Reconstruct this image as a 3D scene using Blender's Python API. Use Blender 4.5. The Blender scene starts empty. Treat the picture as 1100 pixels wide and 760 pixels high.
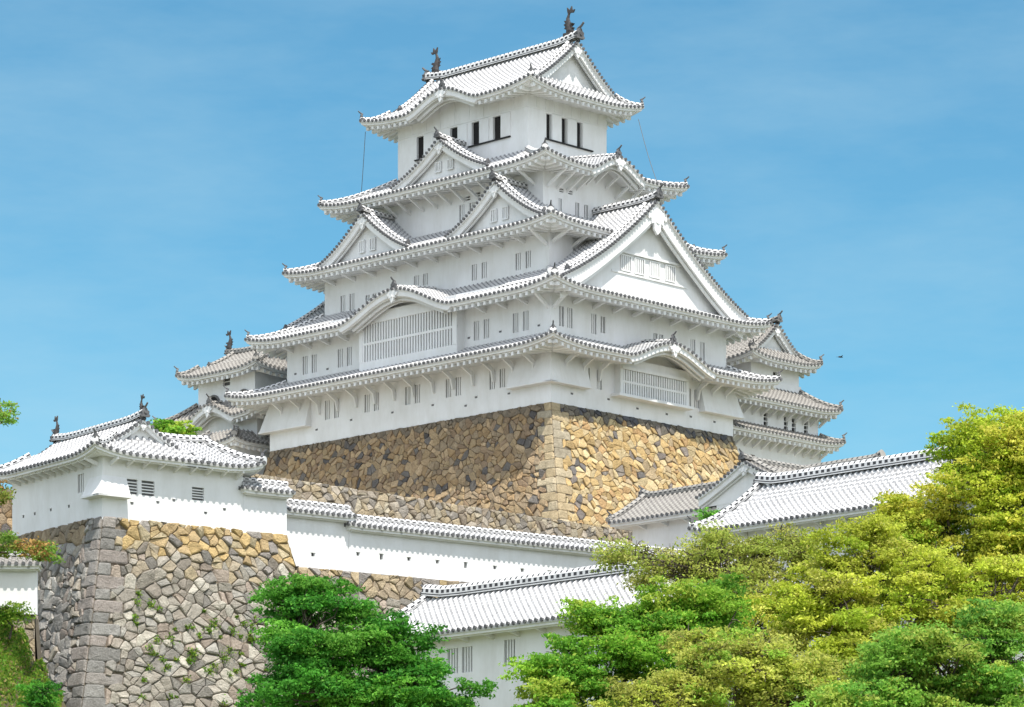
import bpy, math, random
import numpy as np
from mathutils import Vector
PI = math.pi
sc = bpy.context.scene
col = sc.collection

# ------------------------------------------------------------------ camera, sky, sun, exposure
FPX, HOR = 3541.0, 1080.0            # focal length and horizon row, in pixels of an 1100 x 760 frame
cam = bpy.data.cameras.new('camera'); camo = bpy.data.objects.new('camera', cam); col.objects.link(camo)
camo.location = (0, 0, 0); camo.rotation_euler = (math.radians(90), 0, 0)
cam.sensor_width = 36; cam.lens = 36 * FPX / 1100; cam.shift_y = (HOR - 380) / 1100
cam.clip_start = 1; cam.clip_end = 20000
sc.camera = camo

SUN = Vector((0.50, -0.915, 2.0)).normalized()
w = bpy.data.worlds.new('World'); sc.world = w; w.use_nodes = True
nt = w.node_tree; nt.nodes.clear()
N = nt.nodes.new; L = nt.links.new
sky = N('ShaderNodeTexSky'); sky.sky_type = 'NISHITA'; sky.sun_disc = False
sky.sun_elevation = math.asin(SUN.z); sky.sun_rotation = math.atan2(SUN.x, SUN.y)
sky.air_density = 1.0; sky.dust_density = 0.1; sky.ozone_density = 1.6
bg = N('ShaderNodeBackground'); bg.inputs[1].default_value = 0.115
out = N('ShaderNodeOutputWorld')
tc = N('ShaderNodeTexCoord'); mp = N('ShaderNodeMapping'); mp.inputs['Scale'].default_value = (1.3, 1.3, 4.6)
mp.inputs['Rotation'].default_value = (0, math.radians(8), 0)
nz = N('ShaderNodeTexNoise'); nz.inputs['Scale'].default_value = 2.4; nz.inputs['Detail'].default_value = 7; nz.inputs['Roughness'].default_value = .62
rp = N('ShaderNodeValToRGB'); rp.color_ramp.elements[0].position = .40; rp.color_ramp.elements[1].position = .80
rp.color_ramp.elements[0].color = (0, 0, 0, 1); rp.color_ramp.elements[1].color = (.55, .55, .55, 1)
mx = N('ShaderNodeMix'); mx.data_type = 'RGBA'
hs = N('ShaderNodeMix'); hs.data_type = 'RGBA'; hs.blend_type = 'MULTIPLY'; hs.inputs[0].default_value = 1; hs.inputs[7].default_value = (.44, .81, .84, 1)   # clear azure air
L(tc.outputs['Generated'], mp.inputs[0]); L(mp.outputs[0], nz.inputs[0]); L(nz.outputs[0], rp.inputs[0])
L(sky.outputs[0], hs.inputs[6]); L(hs.outputs[2], mx.inputs[6]); mx.inputs[7].default_value = (3.4, 4.7, 5.2, 1)
# unseen bright cloud banks added behind the camera as neutral fill light
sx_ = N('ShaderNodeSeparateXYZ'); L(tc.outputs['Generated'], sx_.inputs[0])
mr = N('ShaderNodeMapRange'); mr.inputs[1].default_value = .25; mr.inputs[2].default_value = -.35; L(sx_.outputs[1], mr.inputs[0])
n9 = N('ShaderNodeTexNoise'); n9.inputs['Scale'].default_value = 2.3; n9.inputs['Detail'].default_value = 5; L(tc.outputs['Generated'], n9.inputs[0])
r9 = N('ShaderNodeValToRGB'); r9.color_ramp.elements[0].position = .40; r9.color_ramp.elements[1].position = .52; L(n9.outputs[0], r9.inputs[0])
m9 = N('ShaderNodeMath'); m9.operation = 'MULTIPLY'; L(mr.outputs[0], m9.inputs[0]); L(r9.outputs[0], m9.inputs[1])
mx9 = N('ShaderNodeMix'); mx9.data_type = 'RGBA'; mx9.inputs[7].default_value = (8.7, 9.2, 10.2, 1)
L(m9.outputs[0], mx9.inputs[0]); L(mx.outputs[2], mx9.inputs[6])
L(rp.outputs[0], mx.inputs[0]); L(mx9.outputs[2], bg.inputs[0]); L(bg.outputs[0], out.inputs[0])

sd = bpy.data.lights.new('sun', 'SUN'); sd.energy = 3.9; sd.angle = math.radians(.5); sd.color = (1, .955, .88)
so = bpy.data.objects.new('sun', sd); col.objects.link(so)
so.rotation_euler = SUN.to_track_quat('Z', 'Y').to_euler(); so.location = (60, 60, 120)
sc.view_settings.view_transform = 'Standard'; sc.view_settings.look = 'None'
sc.view_settings.gamma = 1; sc.view_settings.exposure = 0.56
sc.render.engine = 'CYCLES'; sc.cycles.max_bounces = 6; sc.cycles.diffuse_bounces = 4

def at(px, py, Y):
    return Vector(((px - 550) / FPX * Y, Y, (HOR - py) / FPX * Y))

# ------------------------------------------------------------------ materials
def mat(name, rough=.8):
    m = bpy.data.materials.new(name); m.use_nodes = True
    b = m.node_tree.nodes['Principled BSDF']; b.inputs['Roughness'].default_value = rough
    b.inputs['Specular IOR Level'].default_value = .25
    return m, m.node_tree, b
def node(t, kind, **kw):
    n = t.nodes.new(kind)
    for k, v in kw.items():
        if k in n.inputs: n.inputs[k].default_value = v
        else: setattr(n, k, v)
    return n
def ramp(t, src, stops):
    r = t.nodes.new('ShaderNodeValToRGB'); e = r.color_ramp.elements
    e[0].position, e[0].color = stops[0][0], (*stops[0][1], 1)
    e[1].position, e[1].color = stops[-1][0], (*stops[-1][1], 1)
    for p, c in stops[1:-1]:
        q = e.new(p); q.color = (*c, 1)
    t.links.new(src, r.inputs[0]); return r.outputs[0]
def mixc(t, f, a, b):
    m = t.nodes.new('ShaderNodeMix'); m.data_type = 'RGBA'
    for s, v in ((0, f), (6, a), (7, b)):
        if isinstance(v, (int, float)): m.inputs[s].default_value = v
        elif isinstance(v, tuple): m.inputs[s].default_value = (*v, 1)
        else: t.links.new(v, m.inputs[s])
    return m.outputs[2]
def math_n(t, op, a, b=None, c=None):
    m = t.nodes.new('ShaderNodeMath'); m.operation = op
    for i, v in enumerate((a, b, c)):
        if v is None: continue
        if isinstance(v, (int, float)): m.inputs[i].default_value = v
        else: t.links.new(v, m.inputs[i])
    return m.outputs[0]
def noise(t, scale, detail=4, rough=.6, stretch=None):
    c = t.nodes.new('ShaderNodeTexCoord'); n = node(t, 'ShaderNodeTexNoise', Scale=scale, Detail=detail, Roughness=rough)
    if stretch:
        mpn = t.nodes.new('ShaderNodeMapping'); mpn.inputs['Scale'].default_value = stretch
        t.links.new(c.outputs['Object'], mpn.inputs[0]); t.links.new(mpn.outputs[0], n.inputs[0])
    else: t.links.new(c.outputs['Object'], n.inputs[0])
    return n.outputs[0]
def bump(t, b, h, strength=.3, dist=.05):
    n = node(t, 'ShaderNodeBump', Strength=strength, Distance=dist); t.links.new(h, n.inputs['Height'])
    t.links.new(n.outputs[0], b.inputs['Normal'])

def plaster(name, base, dirt, amt):
    m, t, b = mat(name, .85)
    n1 = noise(t, .55, 7, .72, (1.5, 1.5, .4)); n2 = noise(t, .35, 3)
    f = ramp(t, n1, [(.45, (0, 0, 0)), (.78, (1, 1, 1))])
    f = math_n(t, 'MULTIPLY', f, amt)
    f2 = math_n(t, 'MULTIPLY', ramp(t, n2, [(.4, (0, 0, 0)), (.75, (1, 1, 1))]), amt * .7)
    c = mixc(t, f, base, dirt); c = mixc(t, f2, c, dirt)
    t.links.new(c, b.inputs['Base Color']); bump(t, b, noise(t, 9, 3), .12, .02)
    return m
M = {}
M['plaster'] = plaster('white_plaster', (.80, .80, .80), (.56, .54, .50), .5)
M['plaster_old'] = plaster('weathered_plaster', (.74, .735, .71), (.45, .43, .39), .55)

def tile(name, grey, white, wamt, rnd=.62, flat=.30):
    """rows of round tiles whose joints are pointed with white plaster; UV: u across one row, v metres upslope"""
    m, t, b = mat(name, .7)
    uv = t.nodes.new('ShaderNodeUVMap'); uv.uv_map = 'UVMap'
    sp = t.nodes.new('ShaderNodeSeparateXYZ'); t.links.new(uv.outputs[0], sp.inputs[0])
    fu = math_n(t, 'FRACT', sp.outputs[0]); d = math_n(t, 'ABSOLUTE', math_n(t, 'SUBTRACT', fu, .5))
    onround = math_n(t, 'LESS_THAN', d, .23)
    fv = math_n(t, 'FRACT', math_n(t, 'DIVIDE', sp.outputs[1], .33))
    joint = math_n(t, 'LESS_THAN', fv, rnd)
    fv2 = math_n(t, 'FRACT', math_n(t, 'ADD', math_n(t, 'DIVIDE', sp.outputs[1], .27), .4))
    joint2 = math_n(t, 'LESS_THAN', fv2, flat)
    a = math_n(t, 'MULTIPLY', onround, joint)
    c_ = math_n(t, 'MULTIPLY', math_n(t, 'SUBTRACT', 1, onround), joint2)
    f = math_n(t, 'MAXIMUM', a, c_)
    # plaster survives unevenly
    nn = noise(t, .9, 5, .7)
    keep_ = ramp(t, nn, [(.30, (1 - .45 * (1 - wamt) - .2,) * 3), (.62, (1, 1, 1))])
    f = math_n(t, 'MULTIPLY', f, keep_); f = math_n(t, 'MULTIPLY', f, wamt)
    n2 = noise(t, 4.0, 4)
    g = mixc(t, ramp(t, n2, [(.3, (0, 0, 0)), (.75, (1, 1, 1))]), grey, tuple(min(1, x * 1.8) for x in grey))
    t.links.new(mixc(t, f, g, white), b.inputs['Base Color'])
    return m
M['tile'] = tile('plaster_jointed_tiles', (.19, .19, .195), (.57, .565, .56), 1.0)
M['tile_new'] = tile('fresh_plaster_jointed_tiles', (.21, .21, .215), (.63, .625, .62), 1.0, .56, .34)
M['tile_old'] = tile('weathered_roof_tiles', (.16, .15, .14), (.40, .38, .345), .75, .5, .2)

def edge(name, dark, white):
    """ridge courses: dark tile ends between bands of white plaster"""
    m, t, b = mat(name, .7)
    uv = t.nodes.new('ShaderNodeUVMap'); uv.uv_map = 'UVMap'
    sp = t.nodes.new('ShaderNodeSeparateXYZ'); t.links.new(uv.outputs[0], sp.inputs[0])
    fu = math_n(t, 'FRACT', math_n(t, 'DIVIDE', sp.outputs[0], .42)); v = sp.outputs[1]
    a = math_n(t, 'LESS_THAN', fu, .55)
    top = math_n(t, 'GREATER_THAN', v, .66)
    side = math_n(t, 'MULTIPLY', math_n(t, 'GREATER_THAN', v, .30), math_n(t, 'LESS_THAN', v, .58))
    low = math_n(t, 'MULTIPLY', math_n(t, 'GREATER_THAN', v, .10), math_n(t, 'LESS_THAN', v, .2))
    d1 = math_n(t, 'MULTIPLY', math_n(t, 'GREATER_THAN', fu, .72), top)
    d2 = math_n(t, 'MULTIPLY', a, side)
    f = math_n(t, 'MAXIMUM', math_n(t, 'MAXIMUM', d1, d2), low)
    n = noise(t, 1.5, 4)
    wv = mixc(t, ramp(t, n, [(.4, (0, 0, 0)), (.8, (1, 1, 1))]), white, tuple(x * .7 for x in white))
    t.links.new(mixc(t, f, wv, dark), b.inputs['Base Color'])
    return m
M['ridge'] = edge('ridge_tiles', (.055, .055, .06), (.74, .73, .72))
M['ridge_old'] = edge('weathered_ridge_tiles', (.07, .07, .07), (.36, .34, .31))

def plain(name, c, c2=None, scale=3, rough=.75, bs=.2):
    m, t, b = mat(name, rough)
    c2 = c2 or tuple(x * .7 for x in c)
    t.links.new(mixc(t, ramp(t, noise(t, scale, 5), [(.35, (0, 0, 0)), (.7, (1, 1, 1))]), c, c2), b.inputs['Base Color'])
    bump(t, b, noise(t, scale * 5, 3), bs, .02); return m
M['dark_tile'] = plain('dark_tile_ends', (.08, .08, .085), (.17, .17, .172), 6)
M['mid_tile'] = plain('grey_tile_ends', (.12, .12, .12), (.2, .19, .18), 6)
M['bronze'] = plain('dark_fish_tile', (.05, .048, .05), (.10, .09, .085), 5)
M['inside'] = plain('dark_interior', (.025, .024, .024), rough=.9)
M['inside_grey'] = plain('shaded_shutter', (.16, .16, .165), (.12, .12, .12), rough=.9)
M['shutter'] = plain('iron_plate_dark', (.03, .03, .032))
M['cable'] = plain('cable_grey', (.18, .18, .18))
M['bark'] = plain('bark', (.075, .058, .042), (.13, .11, .09), 4, .9, .6)
M['soil'] = plain('soil_and_litter', (.11, .085, .055), (.07, .08, .035), .8, .95, .5)
M['gravel'] = plain('pale_gravel', (.42, .38, .32), (.36, .33, .27), 2, .95, .5)
M['bird'] = plain('bird_plumage', (.04, .035, .03))

m, t, b = mat('stone', .9)
ac = t.nodes.new('ShaderNodeAttribute'); ac.attribute_name = 'tone'
n1 = noise(t, 2.2, 7, .7); n2 = noise(t, 11, 4, .7); n3 = noise(t, .5, 4, .6)
c = mixc(t, ramp(t, n1, [(.3, (0, 0, 0)), (.75, (1, 1, 1))]), ac.outputs[0], (.8, .8, .8))
mm = t.nodes.new('ShaderNodeMix'); mm.data_type = 'RGBA'; mm.blend_type = 'MULTIPLY'; mm.inputs[0].default_value = 1
t.links.new(ac.outputs[0], mm.inputs[6]); t.links.new(ramp(t, n1, [(.28, (.72, .70, .68)), (.72, (1.18, 1.18, 1.18))]), mm.inputs[7])
m3 = t.nodes.new('ShaderNodeMix'); m3.data_type = 'RGBA'; m3.blend_type = 'MULTIPLY'; m3.inputs[0].default_value = 1
t.links.new(mm.outputs[2], m3.inputs[6]); t.links.new(ramp(t, n2, [(.3, (.75, .75, .75)), (.7, (1.1, 1.1, 1.1))]), m3.inputs[7])
t.links.new(m3.outputs[2], b.inputs['Base Color'])
bump(t, b, math_n(t, 'ADD', n1, math_n(t, 'MULTIPLY', n2, .5)), .9, .2); M['stone'] = m
M['gap'] = plain('earth_in_joints', (.20, .165, .12), (.12, .10, .075), 3, .95)

def leafmat(name, trans=.35):
    m, t, b = mat(name, .6)
    a = t.nodes.new('ShaderNodeAttribute'); a.attribute_name = 'tone'
    t.links.new(a.outputs[0], b.inputs['Base Color']); b.inputs['Specular IOR Level'].default_value = .2
    tr = t.nodes.new('ShaderNodeBsdfTranslucent'); t.links.new(a.outputs[0], tr.inputs[0])
    ms = t.nodes.new('ShaderNodeMixShader'); ms.inputs[0].default_value = trans
    o = t.nodes['Material Output']
    t.links.new(b.outputs[0], ms.inputs[1]); t.links.new(tr.outputs[0], ms.inputs[2]); t.links.new(ms.outputs[0], o.inputs[0])
    return m
M['leaf'] = leafmat('leaves', .5)

# ------------------------------------------------------------------ mesh builder and object helpers
class MB:
    def __init__(s): s.v = []; s.f = []; s.m = []; s.uv = []; s.c = []
    def face(s, pts, m=0, uv=None, c=(1, 1, 1)):
        i = len(s.v); s.v += [tuple(p) for p in pts]; s.f.append(tuple(range(i, i + len(pts))))
        s.m.append(m); s.uv.append(uv or [(0, 0)] * len(pts)); s.c.append(c)
    def box(s, a, b, m=0, c=(1, 1, 1)):
        x0, y0, z0 = a; x1, y1, z1 = b
        P = [(x0, y0, z0), (x1, y0, z0), (x1, y1, z0), (x0, y1, z0), (x0, y0, z1), (x1, y0, z1), (x1, y1, z1), (x0, y1, z1)]
        s.hexa(P, m, c)
    def hexa(s, P, m=0, c=(1, 1, 1)):
        i = len(s.v); s.v += [tuple(p) for p in P]
        for q in ((0, 3, 2, 1), (4, 5, 6, 7), (0, 1, 5, 4), (1, 2, 6, 5), (2, 3, 7, 6), (3, 0, 4, 7)):
            s.f.append(tuple(i + k for k in q)); s.m.append(m); s.uv.append([(0, 0)] * 4); s.c.append(c)
    def grid(s, R, m=0, uvf=None):
        i = len(s.v); n = len(R[0])
        for r in R: s.v += [tuple(p) for p in r]
        for a in range(len(R) - 1):
            for b in range(n - 1):
                s.f.append((i + a * n + b, i + a * n + b + 1, i + (a + 1) * n + b + 1, i + (a + 1) * n + b)); s.m.append(m); s.c.append((1, 1, 1))
                s.uv.append([uvf(a, b), uvf(a, b + 1), uvf(a + 1, b + 1), uvf(a + 1, b)] if uvf else [(0, 0)] * 4)
    def extrude(s, poly, thick, T, m=0):
        """poly: list of (s,z) points; T(s,d,z)->xyz; extruded in d from thick[0] to thick[1]"""
        A = [T(p[0], thick[0], p[1]) for p in poly]; B = [T(p[0], thick[1], p[1]) for p in poly]
        s.face(A, m); s.face(B[::-1], m)
        n = len(poly)
        for i in range(n): s.face([A[i], A[(i + 1) % n], B[(i + 1) % n], B[i]], m)
    def sweep(s, pts, w, h, m=0, sc_=None, prof=None):
        prof = prof or [(-.5, 0), (-.5, .62), (-.28, .9), (0, 1), (.28, .9), (.5, .62), (.5, 0)]
        vv = [0, .62, .8, 1, .8, .62, 0]
        pts = [Vector(p) for p in pts]; R = []; Ls = []; l = 0
        for i, p in enumerate(pts):
            a = pts[max(0, i - 1)]; b = pts[min(len(pts) - 1, i + 1)]; t_ = (b - a)
            sd_ = Vector((t_.y, -t_.x, 0))
            if sd_.length < 1e-6: sd_ = Vector((1, 0, 0))
            sd_.normalize(); up = sd_.cross(t_.normalized()); up = up if up.z > 0 else -up
            if i: l += (p - pts[i - 1]).length
            Ls.append(l); k = sc_(i / (len(pts) - 1)) if sc_ else 1
            R.append([p + sd_ * (q[0] * w * k) + up * (q[1] * h * k) for q in prof])
        s.grid(R, m, lambda a_, b_: (Ls[a_], vv[b_ % 7]))
        s.face(R[0], m); s.face(R[-1], m)
    def tube(s, pts, rad, m=0, n=6, c=(1, 1, 1), flat=1.0):
        pts = [Vector(p) for p in pts]; R = []
        ref = Vector((0, 0, 1))
        for i, p in enumerate(pts):
            a = pts[max(0, i - 1)]; b = pts[min(len(pts) - 1, i + 1)]; t_ = (b - a).normalized()
            u = t_.cross(ref)
            if u.length < .15: u = t_.cross(Vector((0, 1, 0)))
            u.normalize(); v = u.cross(t_); r = rad[i] if isinstance(rad, (list, tuple)) else rad
            R.append([p + u * (math.cos(2 * PI * k / n) * r * flat) + v * (math.sin(2 * PI * k / n) * r) for k in range(n + 1)])
        s.grid(R, m); s.face(R[0][:-1], m); s.face(R[-1][:-1], m)
    def build(s, name, mats, parent=None, smooth=False, **kw):
        me = bpy.data.meshes.new(name); me.from_pydata(s.v, [], s.f)
        for q in (mats if isinstance(mats, (list, tuple)) else [mats]): me.materials.append(M[q] if isinstance(q, str) else q)
        me.polygons.foreach_set('material_index', s.m)
        flat = [x for uvs in s.uv for p in uvs for x in p]
        u = me.uv_layers.new(name='UVMap'); u.data.foreach_set('uv', flat)
        ca = me.color_attributes.new('tone', 'FLOAT_COLOR', 'CORNER')
        arr = []
        for fc, cc in zip(s.f, s.c): arr += [cc[0], cc[1], cc[2], 1.0] * len(fc)
        ca.data.foreach_set('color', arr)
        if smooth: me.polygons.foreach_set('use_smooth', [True] * len(s.f))
        me.update()
        o = bpy.data.objects.new(name, me); col.objects.link(o)
        if parent: o.parent = parent
        for k, v in kw.items(): o[k] = v
        return o

def empty(name, loc, ang, label, cat, group=None):
    o = bpy.data.objects.new(name, None); col.objects.link(o); o.location = loc; o.rotation_euler = (0, 0, ang)
    o.empty_display_size = .5; o['label'] = label; o['category'] = cat
    if group: o['group'] = group
    return o

# local frames of a building: x runs right and away, y runs left and away. Sides: L = plane x0 (faces left/front), R = plane y0 (faces right/front)
def side(rect, k):
    x0, x1, y0, y1 = rect
    if k == 'L': return (lambda s, d, z: (x0 + d, s, z)), y0, y1
    if k == 'R': return (lambda s, d, z: (s, y0 + d, z)), x0, x1
    if k == 'B': return (lambda s, d, z: (x1 - d, s, z)), y0, y1
    return (lambda s, d, z: (s, y1 - d, z)), x0, x1

CAP = [(math.cos(a * PI / 4 + .39), math.sin(a * PI / 4 + .39)) for a in range(8)]
def cap(mb, T, s, d, z, r=.11, m=0, depth=.14):
    A = [T(s + c_[0] * r, d, z + c_[1] * r) for c_ in CAP]; B = [T(s + c_[0] * r, d + depth, z + c_[1] * r) for c_ in CAP]
    mb.face(A, m)
    for i in range(8): mb.face([A[i], A[(i + 1) % 8], B[(i + 1) % 8], B[i]], m)

def onigawara(parent, T, s, d, z, k=1.0, name='ridge_end_tile', mt='dark_tile', horn=True):
    mb = MB(); P = [(-.34, 0), (-.42, .12), (-.3, .22), (-.34, .42), (-.2, .5), (-.12, .66), (0, .74), (.12, .66), (.2, .5), (.34, .42), (.3, .22), (.42, .12), (.34, 0)]
    mb.extrude([(s + a * k, z + b_ * k) for a, b_ in P], (d - .1 * k, d + .12 * k), T)
    cap(mb, T, s, d - .16 * k, z + .34 * k, .13 * k)
    if horn: mb.tube([T(s, d + .2 * k, z + .66 * k), T(s, d - .15 * k, z + .82 * k), T(s, d - .38 * k, z + 1.02 * k)], [.09 * k, .08 * k, .07 * k])
    return mb.build(name, mt, parent)

CS_U = (0, .27, .34, .5, .66, .73, 1); CS_H = (0, 0, .085, .125, .085, 0, 0)

def skirt(parent, ro, ri, zo, zi, rw, zw, lift=.5, LL=4.5, c=.3, karas={}, pitch=.41, sides='LRBF', tm_='tile', ridge_m='ridge', dark='dark_tile', pl='plaster', hips=True, rafters=True, name='roof', hipw=.42, flat={}, corners=(0, 1, 2, 3)):
    """hipped roof ring from the eave rectangle ro up to ri; rw/zw: wall line and soffit height there"""
    tmb = MB(); emb = MB(); made = {}
    inn = dict(L=(ri[2], ri[3], ri[0] - ro[0]), R=(ri[0], ri[1], ri[2] - ro[2]), B=(ri[2], ri[3], ro[1] - ri[1]), F=(ri[0], ri[1], ro[3] - ri[3]))
    wd = dict(L=rw[0] - ro[0], R=rw[2] - ro[2], B=ro[1] - rw[1], F=ro[3] - rw[3])
    for k in sides:
        T, s0, s1 = side(ro, k); i0, i1, D = inn[k]; cw0 = max(.01, i0 - s0); cw1 = max(.01, s1 - i1); WD = wd[k]
        K = karas.get(k)
        fl = flat.get(k, '')
        def lf(s, s0, s1, fl=fl): return max(0, 1 - min(99 if '0' in fl else s - s0, 99 if '1' in fl else s1 - s) / LL) ** 2.3 * lift
        def kb(s):
            if not K: return 0.
            q = (s - K[0]) / K[1]
            return 0. if abs(q) >= 1 else K[2] * (.5 + .5 * math.cos(PI * q)) ** .85
        def zs(s, t):
            b0 = zo + (zi - zo) * ((1 - c) * t + c * t * t) + lf(s, s0, s1) * (1 - t) ** 2
            kk = kb(s)
            return max(b0, zo + kk + .12 * t * D) if kk > 0 else b0
        n = max(2, round((s1 - s0) / pitch)); p = (s1 - s0) / n; NT = 14 if K else 8
        for r in range(n):
            rows = []
            for u, h in zip(CS_U, CS_H):
                s = s0 + (r + u) * p; tm = min(1, max(0, (s - s0) / cw0), max(0, (s1 - s) / cw1))
                rows.append([T(s, tm * j / NT * D, zs(s, tm * j / NT) + h * (1 if tm > .02 else .2)) for j in range(NT + 1)])
            smid = s0 + (r + .5) * p; tmm = min(1, (smid - s0) / cw0, (s1 - smid) / cw1)
            tmb.grid(rows, 0, lambda a, b_, tmm=tmm, D=D, NT=NT: (CS_U[a] * .9999, tmm * b_ / NT * D * 1.1))
            ze = zs(smid, 0); cap(emb, T, smid, -.07, ze + .03, .104, 1)
        ns = n * 2
        S = [s0 + (s1 - s0) * i / ns for i in range(ns + 1)]
        def cl(s, d): return min(max(s, s0 + d), s1 - d)
        def row(d, dz, extra=None): return [T(cl(s, d), d, zs(s, 0) + dz - (extra(s) if extra else 0)) for s in S]
        bb = lambda s: (.22 if kb(s) > .04 else 0)
        emb.grid([row(0, 0), row(.02, -.12)], 2); emb.grid([row(.02, -.12), row(.12, -.12)], 0)
        emb.grid([row(.12, -.12), row(.12, -.25, bb)], 0); emb.grid([row(.12, -.25, bb), row(.32, -.25, bb)], 0)
        emb.grid([row(.32, -.25, bb), row(.32, -.33, bb)], 0)
        def soff(s, q):
            d = .32 + (WD - .32) * q; ze = zo - .30 + (lf(s, s0, s1)) * (1 - q); return T(cl(s, d), d, ze * (1 - q) + zw * q + kb(s))
        emb.grid([[soff(s, q / 3) for s in S] for q in range(4)], 0)
        if K:   # plastered tympanum above the wall line
            SS = [s for s in S if abs(s - K[0]) <= K[1] + .01]
            emb.grid([[T(s, WD - .01, zw - .02) for s in SS], [T(s, WD - .01, zw + kb(s)) for s in SS]], 0)
            # deeper arched boards behind the curved eave
            for dd, dz, th in ((.5, -.38, .16), (.85, -.42, .14)):
                A = [s for s in SS if abs(s - K[0]) < K[1] * .8]
                emb.grid([[T(s, dd, zo + kb(s) + dz) for s in A], [T(s, dd, zo + kb(s) + dz - .34) for s in A], [T(s, dd + th, zo + kb(s) + dz - .34) for s in A]], 0)
        if rafters:
            m_ = max(2, round((s1 - s0 - 1.2) / .56))
            for i in range(m_ + 1):
                s = s0 + .6 + (s1 - s0 - 1.2) * i / m_
                if kb(s) > .05: continue
                dm = min(WD, s - s0 - .1, s1 - s - .1)
                if dm < .5: continue
                def zz(d): q = (d - .32) / (WD - .32); return (zo - .30 + lf(s, s0, s1) * (1 - q)) * (1 - q) + zw * q
                w_ = .105; d0 = .24
                emb.hexa([T(s - w_, d0, zz(d0) - .24), T(s + w_, d0, zz(d0) - .24), T(s + w_, dm, zz(dm) - .2), T(s - w_, dm, zz(dm) - .2),
                          T(s - w_, d0, zz(d0) + .02), T(s + w_, d0, zz(d0) + .02), T(s + w_, dm, zz(dm) + .02), T(s - w_, dm, zz(dm) + .02)], 0)
        made[k] = (T, s0, s1, D, zs, kb)
    ob = tmb.build(name, tm_, parent)
    emb.build('eave', [pl, dark, 'plaster_lip'], ob)
    if K_any(karas):
        for k, K in karas.items():
            if k not in made: continue
            T, s0, s1, D, zs, kb = made[k]
            # ridge over the curved gable and its ornament, white hanging board under its arch
            dl = D
            for j in range(40):
                t_ = j / 39
                if zo + (zi - zo) * ((1 - c) * t_ + c * t_ * t_) > zo + K[2] + .12 * t_ * D: dl = t_ * D; break
            mb = MB(); mb.sweep([T(K[0], d, zs(K[0], d / D) + .05) for d in np.linspace(.25, max(1.2, dl), 6)], .3, .3); mb.build('gable_ridge', ridge_m, ob)
            onigawara(ob, T, K[0], .2, zo + K[2] + .08, .75, mt=dark)
            pendant(ob, T, K[0], .06, zo + K[2] - .46, .75, pl)
    if hips:
        x0, x1, y0, y1 = ro; X0, X1, Y0_, Y1 = ri
        for cn, (a, b_), (A, B), need in ((0, (x0, y0), (X0, Y0_), 'LR'), (1, (x1, y0), (X1, Y0_), 'RB'), (2, (x0, y1), (X0, Y1), 'LF'), (3, (x1, y1), (X1, Y1), 'BF')):
            if cn not in corners or not all(q in sides for q in need): continue
            pts = []
            for j in range(11):
                t_ = 1 - j / 10 * .97
                z = zo + (zi - zo) * ((1 - c) * t_ + c * t_ * t_) + lift * max(0, 1 - t_ * abs(A - a) / LL) ** 2.3 * (1 - t_) ** 2 + .02
                pts.append((a + (A - a) * t_, b_ + (B - b_) * t_, z))
            mb = MB(); mb.sweep(pts, hipw, hipw * .75); mb.build('hip_ridge', ridge_m, ob)
            d_ = Vector((a - A, b_ - B, 0)).normalized(); sd_ = Vector((-d_.y, d_.x, 0)); p0 = Vector(pts[-1])
            TT = lambda s, d, z, p0=p0, d_=d_, sd_=sd_: tuple(p0 + sd_ * s - d_ * d + Vector((0, 0, z)))
            onigawara(ob, TT, 0, .12, .05, .62, mt=dark)
    return ob
def K_any(k): return bool(k)

def pendant(parent, T, s, d, z, k=1., pl='plaster'):
    """hanging gable ornament: lobed white board with a dark boss"""
    P = [(-.75, .28), (-.55, .02), (-.42, .1), (-.38, -.18), (-.22, -.1), (-.2, -.42), (0, -.62), (.2, -.42), (.22, -.1), (.38, -.18), (.42, .1), (.55, .02), (.75, .28), (0, .55)]
    mb = MB(); mb.extrude([(s + a * k, z + b_ * k) for a, b_ in P], (d - .08, d + .1), T); cap(mb, T, s, d - .14, z - .02 * k, .12 * k, 0)
    return mb.build('gable_pendant', pl, parent)

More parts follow.
